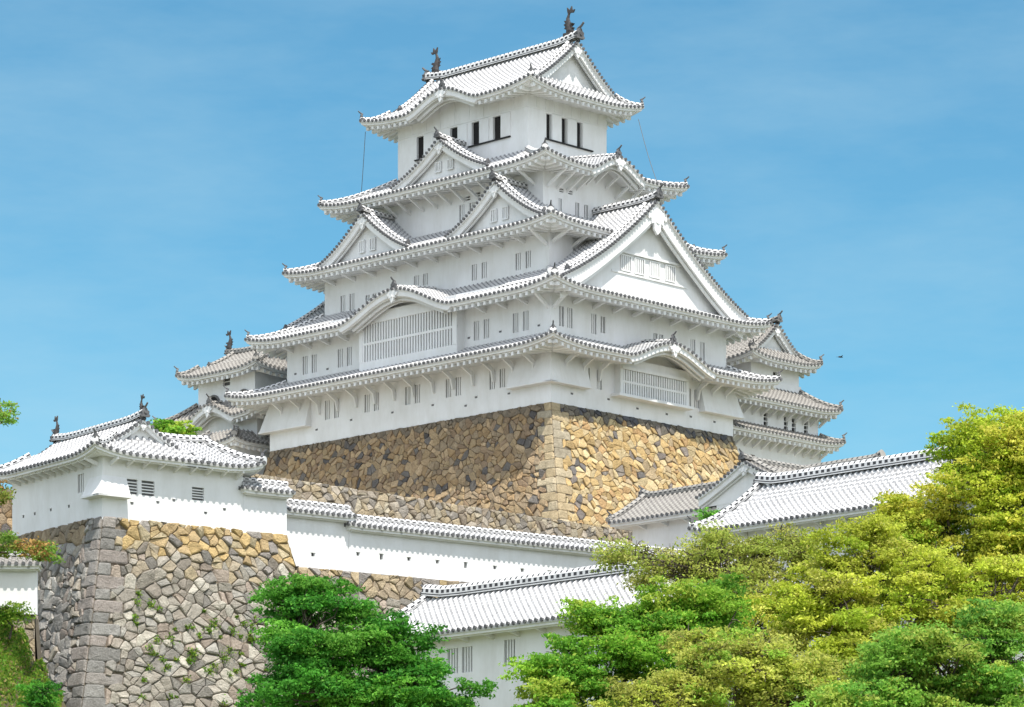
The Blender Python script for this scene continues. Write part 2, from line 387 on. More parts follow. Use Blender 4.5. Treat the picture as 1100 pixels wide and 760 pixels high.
def gable(parent, rect, k, sc_, hw, zb, za, df, db, ext=1.0, c=.32, bh=.5, wset=.8, pitch=.41, tm_='tile', ridge_m='ridge', dark='dark_tile', pl='plaster', wins=(), pend=1., rk=1., desc=True, wall=True, back=False, ridge=True, wins_w=.42, wins_h=.75, name='gable'):
    """gabled roof whose ridge runs inward from side k: roof tiles, barge boards, plastered gable wall, pendant, ridge"""
    T, _, _ = side(rect, k)
    H = za - zb
    def zq(q): return za - H * ((1 + c) * q - c * q * q)
    tmb = MB(); embs = [MB(), MB()]; NT = 10; n = max(1, round((db - df) / pitch)); p = (db - df) / n
    for sg in (-1, 1):
        for r in range(n):
            rows = []
            for u, h in zip(CS_U, CS_H):
                d = df + (r + u) * p; rows.append([T(sc_ + sg * hw * ext * (1 - j / NT), d, zq(ext * (1 - j / NT)) + h) for j in range(NT + 1)])
            sl = math.hypot(hw, H)
            tmb.grid(rows, 0, lambda a, b_: (CS_U[a] * .9999, b_ / NT * sl))
        # verge: dark tile ends marching up the slope, plastered lip
        ln = math.hypot(hw, H); nc = max(4, round(ln * ext / .31))
        ends = [(df, -1)] + ([(db, 1)] if back else [])
        for dd, io in ends:
            emb = embs[0 if io < 0 else 1]
            for i in range(nc + 1):
                q = ext * i / nc; cap(emb, T, sc_ + sg * hw * q, dd + io * .1, zq(q) + .03, .10, 1, -io * .22)
            Q = [ext * i / 16 for i in range(17)]
            emb.grid([[T(sc_ + sg * hw * q, dd, zq(q) + .02) for q in Q], [T(sc_ + sg * hw * q, dd, zq(q) - .13) for q in Q], [T(sc_ + sg * hw * q, dd - io * .14, zq(q) - .13) for q in Q]], 0)
            def bw(q): return bh * (1 + .28 * abs(q - .45) ** 1.3 * 2)
            for dz0, dz1, d0, d1 in ((-.13, -1, .14, .30), (-.2, -1.32, .34, .46)):
                up = [(sc_ + sg * hw * q, zq(q) + dz0) for q in Q]; lo = [(sc_ + sg * hw * q * (1 if q > .02 else 1), zq(q) - .13 + dz1 * bw(q)) for q in Q]
                A = dd - io * d0; B = dd - io * d1
                emb.grid([[T(a, B, z) for a, z in up], [T(a, A, z) for a, z in up], [T(a, A, z) for a, z in lo], [T(a, B, z) for a, z in lo]], 0)
            emb.grid([[T(sc_ + sg * hw * q, dd - io * .14, zq(q) - .16) for q in Q], [T(sc_ + sg * hw * q, dd - io * (wset + .05), zq(q) - .16) for q in Q]], 0)
    ob = tmb.build(name, tm_, parent)
    for e_ in embs:
        if e_.v: e_.build('barge_board', [pl, dark], ob)
    if wall:
        for dd, io in [(df, -1)] + ([(db, 1)] if back else []):
            wm = MB(); Q = [-1 + i / 12 for i in range(25)]
            wm.grid([[T(sc_ + hw * q, dd - io * wset, zb - .6) for q in Q], [T(sc_ + hw * q, dd - io * wset, max(zb - .6, zq(abs(q)) - .16)) for q in Q]], 0)
            # sill band
            wm.build('gable_wall', pl, ob)
    for (ws, wz) in wins:
        barred_window(ob, lambda s, d, z: T(s, d + df + wset - .05, z), ws, wz, wins_w, wins_h, 2, proud=True)
    if pend: pendant(ob, T, sc_, df + .10, za - .13 - bh * 1.25 - .12 * pend, pend, pl)
    if ridge:
        nn = 9; P = []
        for i in range(nn):
            q = i / (nn - 1); d = df - .05 + (db - df + (.1 if back else 0)) * q
            e = max(0, 1 - q * (db - df) / 2.2) ** 2 + (max(0, 1 - (1 - q) * (db - df) / 2.2) ** 2 if back else 0)
            P.append(T(sc_, d, za + .02 + .22 * rk * e))
        mb = MB(); mb.sweep(P, .5 * rk, .52 * rk); mb.build('main_ridge', ridge_m, ob)
        onigawara(ob, T, sc_, df - .12, za + .15 * rk, .95 * rk, mt=dark)
        if back: onigawara(ob, lambda s, d, z: T(s, 2 * db - d + 0, z), sc_, db - .12 - (db - db), za + .15 * rk, .95 * rk, mt=dark)
    if desc:
        for sg in (-1, 1):
            for dd, io in [(df + .75, 1)] + ([(db - .75, -1)] if back else []):
                mb = MB(); Q = [.04 + (.86 - .04) * i / 8 for i in range(9)]
                mb.sweep([T(sc_ + sg * hw * q, dd, zq(q) + .05) for q in Q], .34, .3); mb.build('descending_ridge', ridge_m, ob)
                e = T(sc_ + sg * hw * .88, dd, zq(.88) + .02); f_ = T(sc_ + sg * hw * .89, dd, zq(.88) + .02)
                dr = Vector(f_) - Vector(e); dr.normalize(); sd_ = Vector((-dr.y, dr.x, 0))
                TT = lambda s, d, z, e=Vector(e), dr=dr, sd_=sd_: tuple(e + sd_ * s - dr * d + Vector((0, 0, z)))
                onigawara(ob, TT, 0, 0, 0, .62, mt=dark, horn=False)
    return ob

def barred_window(parent, T, s, z, w, h, nb=2, proud=False, horiz=False, depth=.2, dark='inside_grey', name='window', barw=None, pl='plaster'):
    """dark opening with plastered bars; T's d=0 is the wall face, positive inward"""
    mb = MB(); d = .02 if proud else depth
    mb.face([T(s - w / 2, d, z), T(s + w / 2, d, z), T(s + w / 2, d, z + h), T(s - w / 2, d, z + h)], 0)
    o = mb.build(name, dark, parent)
    bm_ = MB()
    bw = barw or (.1 if nb < 4 else .085)
    def bx(s0, s1, d0, d1, z0, z1): bm_.hexa([T(s0, d0, z0), T(s1, d0, z0), T(s1, d1, z0), T(s0, d1, z0), T(s0, d0, z1), T(s1, d0, z1), T(s1, d1, z1), T(s0, d1, z1)], 0)
    d0, d1 = (-.06, .01) if proud else (.04, .12)
    for i in range(nb):
        if horiz:
            q = z + h * (i + 1) / (nb + 1); bx(s - w / 2, s + w / 2, d0, d1, q - .03, q + .03)
        else:
            q = s - w / 2 + w * (i + 1) / (nb + 1); bx(q - bw / 2, q + bw / 2, d0, d1, z, z + h)
    if proud:
        for a in (-1, 1): bx(s + a * w / 2 - .04, s + a * w / 2 + .04, -.08, .01, z - .04, z + h + .04)
        bx(s - w / 2 - .04, s + w / 2 + .04, -.085, .01, z + h, z + h + .07); bx(s - w / 2 - .04, s + w / 2 + .04, -.085, .01, z - .07, z)
    bm_.build('window_bars', pl, o)
    return o

def walls(parent, rect, z0, z1, holes={}, pl='plaster', name='wall', sides='LRBF', rev=.22):
    mb = MB()
    for k in sides:
        T, s0, s1 = side(rect, k); H = holes.get(k, [])
        ss = sorted({s0, s1} | {h[0] for h in H} | {h[1] for h in H}); zz = sorted({z0, z1} | {h[2] for h in H} | {h[3] for h in H})
        for a, b_ in zip(ss, ss[1:]):
            for c_, d_ in zip(zz, zz[1:]):
                m = ((a + b_) / 2, (c_ + d_) / 2)
                if any(h[0] < m[0] < h[1] and h[2] < m[1] < h[3] for h in H): continue
                mb.face([T(a, 0, c_), T(b_, 0, c_), T(b_, 0, d_), T(a, 0, d_)])
        for h in H:
            a, b_, c_, d_ = h
            for p_, q_ in (((a, c_), (b_, c_)), ((b_, c_), (b_, d_)), ((b_, d_), (a, d_)), ((a, d_), (a, c_))):
                mb.face([T(p_[0], 0, p_[1]), T(q_[0], 0, q_[1]), T(q_[0], rev, q_[1]), T(p_[0], rev, p_[1])])
    return mb.build(name, pl, parent)

def storey(parent, rect, z0, z1, wins={}, pl='plaster', **kw):
    """wins: side -> list of (s centre, z bottom, w, h, bars, horizontal?)"""
    holes = {k: [(q[0] - q[2] / 2, q[0] + q[2] / 2, q[1], q[1] + q[3]) for q in v] for k, v in wins.items()}
    o = walls(parent, rect, z0, z1, holes, pl)
    for k, v in wins.items():
        T, _, _ = side(rect, k)
        for q in v: barred_window(parent, T, q[0], q[1], q[2], q[3], q[4], horiz=(len(q) > 5 and q[5]), pl=pl, dark=(q[6] if len(q) > 6 else 'inside_grey'))
    return o

def boxT(mb, T, s0, s1, d0, d1, z0, z1, m=0):
    mb.hexa([T(s0, d0, z0), T(s1, d0, z0), T(s1, d1, z0), T(s0, d1, z0), T(s0, d0, z1), T(s1, d0, z1), T(s1, d1, z1), T(s0, d1, z1)], m)

def bracket(parent, T, s, zt, out, drop, curved=True, w=.13, pl='plaster'):
    """arm from the wall up and out to the eave"""
    mb = MB()
    if curved:
        P = [(-.02, zt - drop), (-.16, zt - drop + .05), (-.34, zt - drop * .55), (-out * .55, zt - .34), (-out, zt - .2), (-out, zt), (-out * .5, zt - .02), (-out * .42, zt - .14), (-.45, zt - .30), (-.22, zt - drop * .45), (-.02, zt - drop * .5)]
        P = [(-.02, zt - drop), (-.22, zt - drop + .02), (-.42, zt - drop * .48), (-out * .62, zt - .27), (-out, zt - .16), (-out, zt + .05), (-.02, zt + .05), (-.02, zt - .1), (-out * .5, zt - .1), (-.26, zt - drop * .38), (-.02, zt - drop * .75)]
        P = [(-.02, zt - drop), (-.2, zt - drop), (-.36, zt - drop * .5), (-out * .6, zt - .26), (-out, zt - .18), (-out, zt + .04), (-out * .5, zt - .02), (-.22, zt - drop * .3), (-.02, zt - drop * .55)]
    else:
        P = [(0, zt - drop), (0, zt - drop + .22), (-out, zt + .05), (-out, zt - .15)]
    mb.face([T(s - w / 2, d, z) for d, z in P]); mb.face([T(s + w / 2, d, z) for d, z in P][::-1])
    for i in range(len(P)):
        a, b_ = P[i], P[(i + 1) % len(P)]
        mb.face([T(s - w / 2, a[0], a[1]), T(s - w / 2, b_[0], b_[1]), T(s + w / 2, b_[0], b_[1]), T(s + w / 2, a[0], a[1])])
    return mb.build('bracket', pl, parent)

def dropbox(parent, rect, k, s0, s1, zt, zb, out, c0=0, c1=0, pl='plaster', name='stone_drop_box'):
    """wall flare that overhangs the stone base (c0/c1: the flare of the neighbouring side at each end)"""
    T, _, _ = side(rect, k); mb = MB()
    A0, A1 = T(s0, 0, zt), T(s1, 0, zt); B0, B1 = T(s0 - c0, -out, zb), T(s1 + c1, -out, zb); C0, C1 = T(s0, 0, zb), T(s1, 0, zb)
    mb.face([A0, A1, B1, B0]); mb.face([B0, B1, C1, C0]); mb.face([A0, B0, C0]); mb.face([A1, C1, B1])
    boxT(mb, T, s0 - c0 - .05, s1 + c1 + .05, -out - .05, .02, zb - .1, zb + .003)
    return mb.build(name, pl, parent)

def fish(parent, base, fw, k=1.0, name='fish_ornament'):
    """roof fish standing on its head, tail curling up; fw: unit vector along the ridge, pointing outward"""
    fw = Vector(fw); up = Vector((0, 0, 1)); b_ = Vector(base); sd_ = fw.cross(up)
    pt = lambda a, z: b_ + fw * a * k + up * z * k
    mb = MB(); C = [(.05, 0), (.16, .25), (.12, .6), (-.02, .95), (-.06, 1.3), (.06, 1.62), (.26, 1.85)]; R_ = [.30, .36, .32, .25, .18, .12, .07]
    rows = []
    for i, ((a, z), r) in enumerate(zip(C, R_)):
        ta = (C[min(i + 1, 6)][0] - C[max(i - 1, 0)][0], C[min(i + 1, 6)][1] - C[max(i - 1, 0)][1]); l_ = math.hypot(*ta); nx, nz_ = ta[1] / l_, -ta[0] / l_
        rows.append([pt(a + nx * r * math.cos(th), z + nz_ * r * math.cos(th)) + sd_ * (r * .7 * k * math.sin(th)) for th in [2 * PI * j / 10 for j in range(11)]])
    mb.grid(rows); mb.face(rows[0][:-1])
    # block it stands on, jaws, fins, forked tail
    def plate(P, th=.05):
        A = [pt(a, z) + sd_ * th for a, z in P]; B = [pt(a, z) - sd_ * th for a, z in P]; mb.face(A); mb.face(B[::-1])
        for i in range(len(P)): mb.face([A[i], A[(i + 1) % len(P)], B[(i + 1) % len(P)], B[i]])
    plate([(-.42, -.35), (-.42, .02), (.42, .02), (.5, -.35)], .26 * k)
    plate([(.3, .05), (.62, .1), (.52, .3), (.7, .38), (.4, .52), (.3, .4)], .14 * k)
    plate([(.06, 1.5), (.22, 1.75), (.62, 1.7), (.78, 1.95), (.5, 1.9), (.42, 2.3), (.2, 1.98), (-.12, 2.28), (-.08, 1.9)], .07 * k)
    plate([(-.12, .3), (-.5, .5), (-.34, .62), (-.56, .86), (-.34, .92), (-.5, 1.2), (-.22, 1.15), (-.1, .8)], .04 * k)
    plate([(.38, .6), (.62, .78), (.36, .86)], .2 * k)
    return mb.build(name, 'bronze', parent, smooth=False)

# plaster lip material slot (joint between tile ends)
M['plaster_lip'] = plain('tile_lip', (.45, .45, .45), (.62, .61, .6), 5)

# ------------------------------------------------------------------ stone walls made of individual stones
def clip(poly, nx, ny, c_):
    o = []; n = len(poly)
    for i in range(n):
        a, b_ = poly[i], poly[(i + 1) % n]; da = a[0] * nx + a[1] * ny - c_; db = b_[0] * nx + b_[1] * ny - c_
        if da <= 0: o.append(a)
        if (da < 0 < db) or (db < 0 < da): k = da / (da - db); o.append((a[0] + (b_[0] - a[0]) * k, a[1] + (b_[1] - a[1]) * k))
    return o
def stones(mb, pos, nrm, U, V, size, rng, pal, asp=1.25, gap=.018, relief=.13, corner0=0, corner1=0, warp=.45, top_course=None, broken=.0):
    """fill the face [0,U]x[0,V] (v = depth below the top) with fitted stones; corner0/1: alternating long corner blocks"""
    def put(poly, h, colr, tilt=.85, gap=gap):
        if len(poly) < 3: return
        cx = sum(p_[0] for p_ in poly) / len(poly); cy = sum(p_[1] for p_ in poly) / len(poly)
        r = max(.05, sum(math.hypot(p_[0] - cx, p_[1] - cy) for p_ in poly) / len(poly))
        g = 1 - gap / r
        # round the corners by inserting edge points
        q = []
        m_ = len(poly)
        for i in range(m_):
            a, b_ = poly[i], poly[(i + 1) % m_]
            if math.hypot(a[0] - b_[0], a[1] - b_[1]) < .06: continue
            k_ = rng.uniform(.03, .13); q.append((a[0] * (1 - k_) + b_[0] * k_, a[1] * (1 - k_) + b_[1] * k_)); k_ = rng.uniform(.03, .13); q.append((a[0] * k_ + b_[0] * (1 - k_), a[1] * k_ + b_[1] * (1 - k_)))
        if len(q) < 4: return
        tx, ty = rng.uniform(-tilt, tilt), rng.uniform(-tilt, tilt)
        n0 = len(mb.v); k = len(q)
        rings = ((g, 0), (g * .985, h * .7), (g * .80, h))
        for gi, (gg, hh) in enumerate(rings):
            for (a, b_) in q:
                u = cx + (a - cx) * gg; v = cy + (b_ - cy) * gg
                j = rng.uniform(-.12, .12) * h if gi else -.08
                P = pos(u, v); nn = nrm(u, v); e = hh + j + ((u - cx) * tx + (v - cy) * ty) * .3 * (1 if gi else 0)
                mb.v.append((P[0] + nn[0] * e, P[1] + nn[1] * e, P[2] + nn[2] * e))
        P = pos(cx, cy); nn = nrm(cx, cy); e = h * rng.uniform(.9, 1.25); mb.v.append((P[0] + nn[0] * e, P[1] + nn[1] * e, P[2] + nn[2] * e))
        for gi in range(2):
            for i in range(k):
                j = (i + 1) % k; mb.f.append((n0 + gi * k + i, n0 + gi * k + j, n0 + (gi + 1) * k + j, n0 + (gi + 1) * k + i)); mb.m.append(0); mb.uv.append([(0, 0)] * 4); mb.c.append(colr)
        for i in range(k):
            mb.f.append((n0 + 2 * k + i, n0 + 2 * k + (i + 1) % k, n0 + 3 * k)); mb.m.append(0); mb.uv.append([(0, 0)] * 3); mb.c.append(colr)
    u0, u1 = 0, U
    blocks = []
    for which, cs in ((0, corner0), (1, corner1)):
        if not cs: continue
        v = 0; i = which
        while v < V:
            hh = rng.uniform(.75, 1.1) * cs; ln = cs * (rng.uniform(1.9, 2.4) if i % 2 else rng.uniform(.95, 1.25)); v2 = min(V, v + hh)
            P = [(0, v), (ln, v + rng.uniform(-.03, .03)), (ln + rng.uniform(-.1, .1), v2), (0, v2)] if which == 0 else [(U - ln, v), (U, v), (U, v2), (U - ln + rng.uniform(-.1, .1), v2)]
            blocks.append((P, min(p_[0] for p_ in P), max(p_[0] for p_ in P), v, v2)); put_c = pal(P[0][0], v, rng, True)
            n_ = len(mb.f); put(P, relief * .75, put_c, .08, gap * .4); v = v2; i += 1
    sx, sy = size * asp, size
    nx, ny = int(U / sx) + 2, int(V / sy) + 2
    seeds = {}
    for j in range(-1, ny + 1):
        for i in range(-1, nx + 1):
            seeds[i, j] = ((i + .5 + (.5 if j % 2 else 0) + rng.uniform(-warp, warp)) * sx, (j + .5 + rng.uniform(-warp, warp)) * sy)
    keys = list(seeds)
    for kk in keys:      # uneven sizes: drop some seeds, split others
        q_ = rng.random()
        if q_ < .16: seeds.pop(kk)
        elif q_ > .66: a_ = seeds[kk]; seeds[kk + (1,)] = (a_[0] + rng.uniform(-.45, .45) * sx, a_[1] + rng.uniform(.25, .45) * sy * rng.choice((-1, 1)))
    near = {}
    for kk, o in seeds.items(): near.setdefault((int(o[0] // sx), int(o[1] // sy)), []).append(o)
    for kk, (x, y) in seeds.items():
        if not (-.3 < x < U + .3 and -.3 < y < V + .3): continue
        poly = [(x - sx * 2, y - sy * 2), (x + sx * 2, y - sy * 2), (x + sx * 2, y + sy * 2), (x - sx * 2, y + sy * 2)]
        for di in (-2, -1, 0, 1, 2):
            for dj in (-2, -1, 0, 1, 2):
              for o in near.get((int(x // sx) + di, int(y // sy) + dj), ()):
                if o == (x, y): continue
                ax, ay = o[0] - x, (o[1] - y)
                poly = clip(poly, ax, ay, (ax * (x + o[0]) + ay * (y + o[1])) / 2)
        for a, b_, c_ in ((-1, 0, 0), (1, 0, U), (0, -1, 0), (0, 1, V)):
            poly = clip(poly, a, b_, c_)
        if len(poly) < 3: continue
        cx = sum(p_[0] for p_ in poly) / len(poly); cy = sum(p_[1] for p_ in poly) / len(poly)
        for P, a, b_, v, v2 in blocks:
            if cy > v - .1 and cy < v2 + .1 or any(v < p_[1] < v2 for p_ in poly):
                if a <= .01: poly = clip(poly, -1, 0, -b_) if cy > v and cy < v2 else poly
                else: poly = clip(poly, 1, 0, a) if cy > v and cy < v2 else poly
        if len(poly) >= 3: put(poly, relief * rng.uniform(.55, 1.25), pal(cx, cy, rng, False))

def stone_base(parent, rect, V, bat, size, rng, pals, faces='LR', asp=1.25, relief=.13, cb=.9, quad=.012, endflare=True, warp=.45, name='stone_face', ctr=None):
    """battered base under rect; bat: outward slope per side; faces returned as parts"""
    x0, x1, y0, y1 = rect
    off = lambda k, v: bat[k] * v + quad * v * v
    for k in faces:
        mb = MB()
        if k == 'L':
            def pos(u, v): a = y0 - off('R', v); b_ = y1 + (off('F', v) if endflare else 0); return (x0 - off('L', v), a + (b_ - a) * u / (y1 - y0), -v)
            U = y1 - y0; nn = Vector((-1, 0, -.3)).normalized()
        elif k == 'R':
            def pos(u, v): a = x0 - off('L', v); b_ = x1 + (off('B', v) if endflare else 0); return (a + (b_ - a) * u / (x1 - x0), y0 - off('R', v), -v)
            U = x1 - x0; nn = Vector((0, -1, -.3)).normalized()
        nrm = lambda u, v, nn=nn: (nn.x, nn.y, .25)
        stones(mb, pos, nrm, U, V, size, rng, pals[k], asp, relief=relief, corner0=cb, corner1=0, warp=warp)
        G = [[pos(U * i / 12, V * j / 12) for i in range(13)] for j in range(13)]
        mb.grid(G, 1)
        mb.build(name, ['stone', 'gap'], parent)
    # core behind the faces (hidden sides and top)
    mb = MB(); o = {q: off(q, V) for q in 'LRBF'}
    t0 = [(x0, y0, -.02), (x1, y0, -.02), (x1, y1, -.02), (x0, y1, -.02)]
    b0 = [(x0 - o['L'], y0 - o['R'], -V), (x1 + o['B'], y0 - o['R'], -V), (x1 + o['B'], y1 + o['F'], -V), (x0 - o['L'], y1 + o['F'], -V)]
    mb.face(t0); mb.face([t0[1], t0[2], b0[2], b0[1]]); mb.face([t0[2], t0[3], b0[3], b0[2]])
    if 'L' not in faces: mb.face([t0[0], t0[3], b0[3], b0[0]])
    mb.build('core', 'gap', parent)

def lerp(a, b_, k): return tuple(x + (y - x) * k for x, y in zip(a, b_))
TAN = [(.54, .43, .27), (.60, .50, .33), (.49, .39, .26), (.62, .54, .39), (.55, .47, .35), (.45, .38, .29), (.66, .58, .43), (.58, .46, .28), (.53, .40, .25), (.50, .45, .37)]
def lerp(a, b_, k): return tuple(x + (y - x) * k for x, y in zip(a, b_))
TAN = [(.56, .42, .23), (.62, .49, .29), (.50, .38, .22), (.64, .54, .36), (.56, .46, .31), (.46, .38, .27), (.68, .58, .40), (.60, .45, .24), (.54, .38, .21), (.50, .44, .34)]
def lerp(a, b_, k): return tuple(x + (y - x) * k for x, y in zip(a, b_))
TAN = [(.58, .41, .19), (.64, .48, .25), (.52, .37, .18), (.68, .54, .31), (.58, .46, .27), (.48, .37, .23), (.70, .56, .33), (.62, .44, .21), (.55, .36, .18)]
def lerp(a, b_, k): return tuple(x + (y - x) * k for x, y in zip(a, b_))
def jit(c_, rng, a=.14):
    k = 1 + rng.uniform(-a, a); return tuple(max(.01, x * k) for x in c_)
def pal_keep_R(u, v, rng, corner):
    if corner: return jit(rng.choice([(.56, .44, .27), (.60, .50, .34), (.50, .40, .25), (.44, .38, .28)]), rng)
    if v < .6: return jit(rng.choice([(.20, .18, .15), (.26, .23, .18), (.12, .12, .13)]), rng)  # dark top courses: the eave shadow put into the stone colours
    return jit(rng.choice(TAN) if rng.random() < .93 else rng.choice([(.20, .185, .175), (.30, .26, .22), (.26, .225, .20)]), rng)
def pal_keep_L(u, v, rng, corner):  # shade put into the stone colours: browner than right face, darkest on top
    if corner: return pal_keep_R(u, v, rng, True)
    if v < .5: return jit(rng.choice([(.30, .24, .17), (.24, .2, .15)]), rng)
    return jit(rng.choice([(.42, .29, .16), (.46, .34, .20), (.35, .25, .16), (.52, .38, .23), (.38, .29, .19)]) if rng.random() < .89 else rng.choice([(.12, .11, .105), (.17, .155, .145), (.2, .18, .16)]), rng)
def pal_terrace(u, v, rng, corner):
    return jit(rng.choice([(.46, .38, .26), (.40, .34, .25), (.50, .44, .33), (.36, .30, .23), (.44, .36, .24), (.32, .29, .25), (.48, .42, .34)]), rng, .18)
def pal_turret_R(u, v, rng, corner):
    if corner: return jit(rng.choice([(.30, .29, .27), (.36, .33, .30), (.27, .26, .24), (.34, .30, .27)]), rng)
    k = v + rng.uniform(-.6, .6)
    if k < 1.7 and u > 1.2: return jit(rng.choice([(.58, .42, .20), (.60, .46, .25), (.54, .40, .22), (.55, .46, .30), (.34, .31, .28)]), rng)
    if k < 3.0 and rng.random() < .35: return jit(rng.choice([(.50, .41, .27), (.45, .38, .28)]), rng)
    return jit(rng.choice([(.38, .345, .29), (.44, .40, .34), (.34, .30, .25), (.49, .45, .38), (.41, .34, .28), (.28, .26, .23), (.56, .52, .44), (.38, .36, .32)]), rng, .22)
def pal_turret_L(u, v, rng, corner):
    if corner: return pal_turret_R(u, v, rng, True)
    if v < 1.1 and u > 1.5: return jit(rng.choice([(.38, .30, .2), (.32, .27, .2)]), rng)
    return jit(rng.choice([(.32, .31, .29), (.40, .38, .35), (.45, .43, .39), (.28, .27, .25), (.36, .31, .27), (.38, .34, .28)]), rng, .25)
def pal_yellow(u, v, rng, corner):
    if v < 1.4: return jit(rng.choice([(.50, .38, .21), (.46, .37, .24), (.52, .42, .28), (.34, .31, .28), (.42, .34, .24)]), rng)
    return pal_turret_R(5, 5, rng, False)

# ------------------------------------------------------------------ THE SETTING: terrain and terraces
def terr(x, y):
    h = -1.6
    def ss(a, b_, v): q = min(1, max(0, (v - a) / (b_ - a))); return q * q * (3 - 2 * q)
    h += 13.6 * ss(100, 163, y)
    h *= 1
    if y > 100: h = h * (1 - .9 * ss(120, 420, abs(x - 10))) + (-1.6) * .9 * ss(120, 420, abs(x - 10))
    if y < 320: h += (24.0 - h) * ss(18, 30, x) * ss(160, 178, y) * (1 - ss(110, 190, x))      # wooded shoulder of the hill
    h += math.sin(x * .07) * math.cos(y * .05) * .25
    if y > 320: h = h * (1 - ss(320, 600, y)) - 1.6 * ss(320, 600, y)
    return h
mb = MB()
xs = sorted(set([-9000, -4000, -1500, -700, -450] + list(range(-300, 301, 12)) + [450, 700, 1500, 4000, 9000])); ys = sorted(set([-3000, -500, -100, 0, 40, 80] + list(range(92, 340, 8)) + [400, 500, 650, 1200, 3000, 9000]))
mb.grid([[(x, y, terr(x, y)) for x in xs] for y in ys])
M['sand'] = plain('pale_sandy_ground', (.27, .25, .21), (.2, .2, .13), .1, .95, .3)
m, t, b = mat('sandy_plaza_and_grassy_hill', .95)
c_ = t.nodes.new('ShaderNodeTexCoord'); s_ = t.nodes.new('ShaderNodeSeparateXYZ'); t.links.new(c_.outputs['Object'], s_.inputs[0])
yy = math_n(t, 'ADD', s_.outputs[1], math_n(t, 'MULTIPLY', noise(t, .08, 5), 30))
zone = ramp(t, math_n(t, 'DIVIDE', yy, 240), [(.48, (0, 0, 0)), (.52, (1, 1, 1))])
gr = mixc(t, ramp(t, noise(t, 1.2, 6), [(.35, (0, 0, 0)), (.7, (1, 1, 1))]), (.09, .14, .03), (.15, .12, .07))
sn = mixc(t, noise(t, .1, 4), (.27, .25, .21), (.2, .2, .13))
t.links.new(mixc(t, zone, sn, gr), b.inputs['Base Color']); M['terrain'] = m
mb.build('ground', 'terrain', smooth=True, kind='structure')

KO = at(592, 432, 218); KA = math.atan2(.7156, .6985)
TO = at(110, 555, 175); TA = math.atan2(.6, .8)
def in_frame(o, ang): return lambda x, y, z: (o.x + math.cos(ang) * x - math.sin(ang) * y, o.y + math.sin(ang) * x + math.cos(ang) * y, o.z + z)
FK = in_frame(KO, KA); FT = in_frame(TO, TA)
# upper terrace floor (between the terrace wall and the keep) and middle ward behind the plaster wall
mb = MB(); z = -7.3
mb.face([FK(-1, -1, z), FK(-1, 60, z), FK(34, 60, z), FK(34, -1, z)]); mb.build('upper_ward_ground', 'gravel', kind='structure')
mb = MB(); z = -1.6
mb.face([FT(11.4, 1.0, z), FT(75, 1.0, z), FT(75, 60, z), FT(-30, 60, z), FT(-30, 12, z), FT(11.4, 12, z)]); mb.build('middle_ward_ground', 'gravel', kind='structure')

# ------------------------------------------------------------------ THE KEEP
rng = random.Random(7)
sb = empty('keep_stone_base', KO, KA, 'tall battered base of fitted ochre stones under the great white keep', 'stone wall')
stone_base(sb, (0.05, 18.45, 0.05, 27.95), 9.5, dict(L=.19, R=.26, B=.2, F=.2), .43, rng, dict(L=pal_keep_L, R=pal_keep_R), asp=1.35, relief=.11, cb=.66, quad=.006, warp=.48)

kp = empty('castle_keep', KO, KA, 'great white plastered castle keep of five stacked tiled roofs on the ochre stone base', 'castle')
W1 = (0, 18.5, 0, 28.0); W2 = (.5, 18.35, .5, 26.7); W3 = (2.6, 16.2, 2.65, 25.0); W4 = (4.2, 14.5, 4.75, 23.0); W5 = (5.4, 13.4, 7.36, 20.3)
def pair(s, z, w=.52, h=1.25, g=.95, nb=2): return [(s - g / 2, z, w, h, nb), (s + g / 2, z, w, h, nb)]
# storeys with their windows
win1 = dict(L=sum([pair(s, 1.55) for s in (5.0, 9.2, 13.2, 17.3)], []) + pair(21.4, 1.55, h=1.35), R=pair(3.95, 1.5, w=.5, g=.85)[:1] + [(4.7, 1.45, .5, 1.3, 2)] + pair(14.2, 1.5, g=.85))
storey(kp, W1, 0, 4.2, win1)
win2 = dict(L=pair(3.3, 5.2, h=1.3) + pair(7.0, 5.2, h=1.3) + pair(20.6, 5.2, h=1.3) + pair(24.3, 5.2, h=1.3),
            R=[(1.55, 5.3, .45, 1.35, 1), (2.35, 5.3, .5, 1.35, 2), (4.7, 5.25, .5, 1.35, 2), (5.6, 5.45, .45, 1.1, 1), (10.9, 5.4, .4, .8, 1), (11.5, 5.4, .4, .8, 1), (14.8, 4.95, .5, 1.4, 2), (15.8, 4.9, .5, 1.4, 2)])
storey(kp, W2, 3.4, 8.6, win2)
win3 = dict(L=pair(5.1, 10.0, .5, 1.15) + pair(9.3, 9.95, .5, 1.1) + pair(22.6, 9.7, .5, 1.2) + [(14.6, 10.35, .5, .8, 2), (15.5, 10.35, .5, .8, 2), (19.8, 9.75, .4, .8, 1), (20.5, 9.75, .4, .8, 1)], R=[(5.2, 10.6, .5, .8, 1)])
storey(kp, W3, 7.8, 13.2, win3)
win4 = dict(L=[(11.6, 14.7, .5, 1.2, 2), (12.6, 14.7, .5, 1.2, 2), (12.0, 16.1, .45, .3, 1, True), (11.0, 16.2, .45, .3, 1, True)],
            R=[(5.9, 14.2, .32, 1.1, 1), (7.6, 14.2, .4, 1.1, 1), (8.5, 14.2, .4, 1.1, 1), (6.0, 15.75, .45, .26, 1, True), (6.9, 15.75, .45, .26, 1, True)])
storey(kp, W4, 12.6, 18.2, win4)
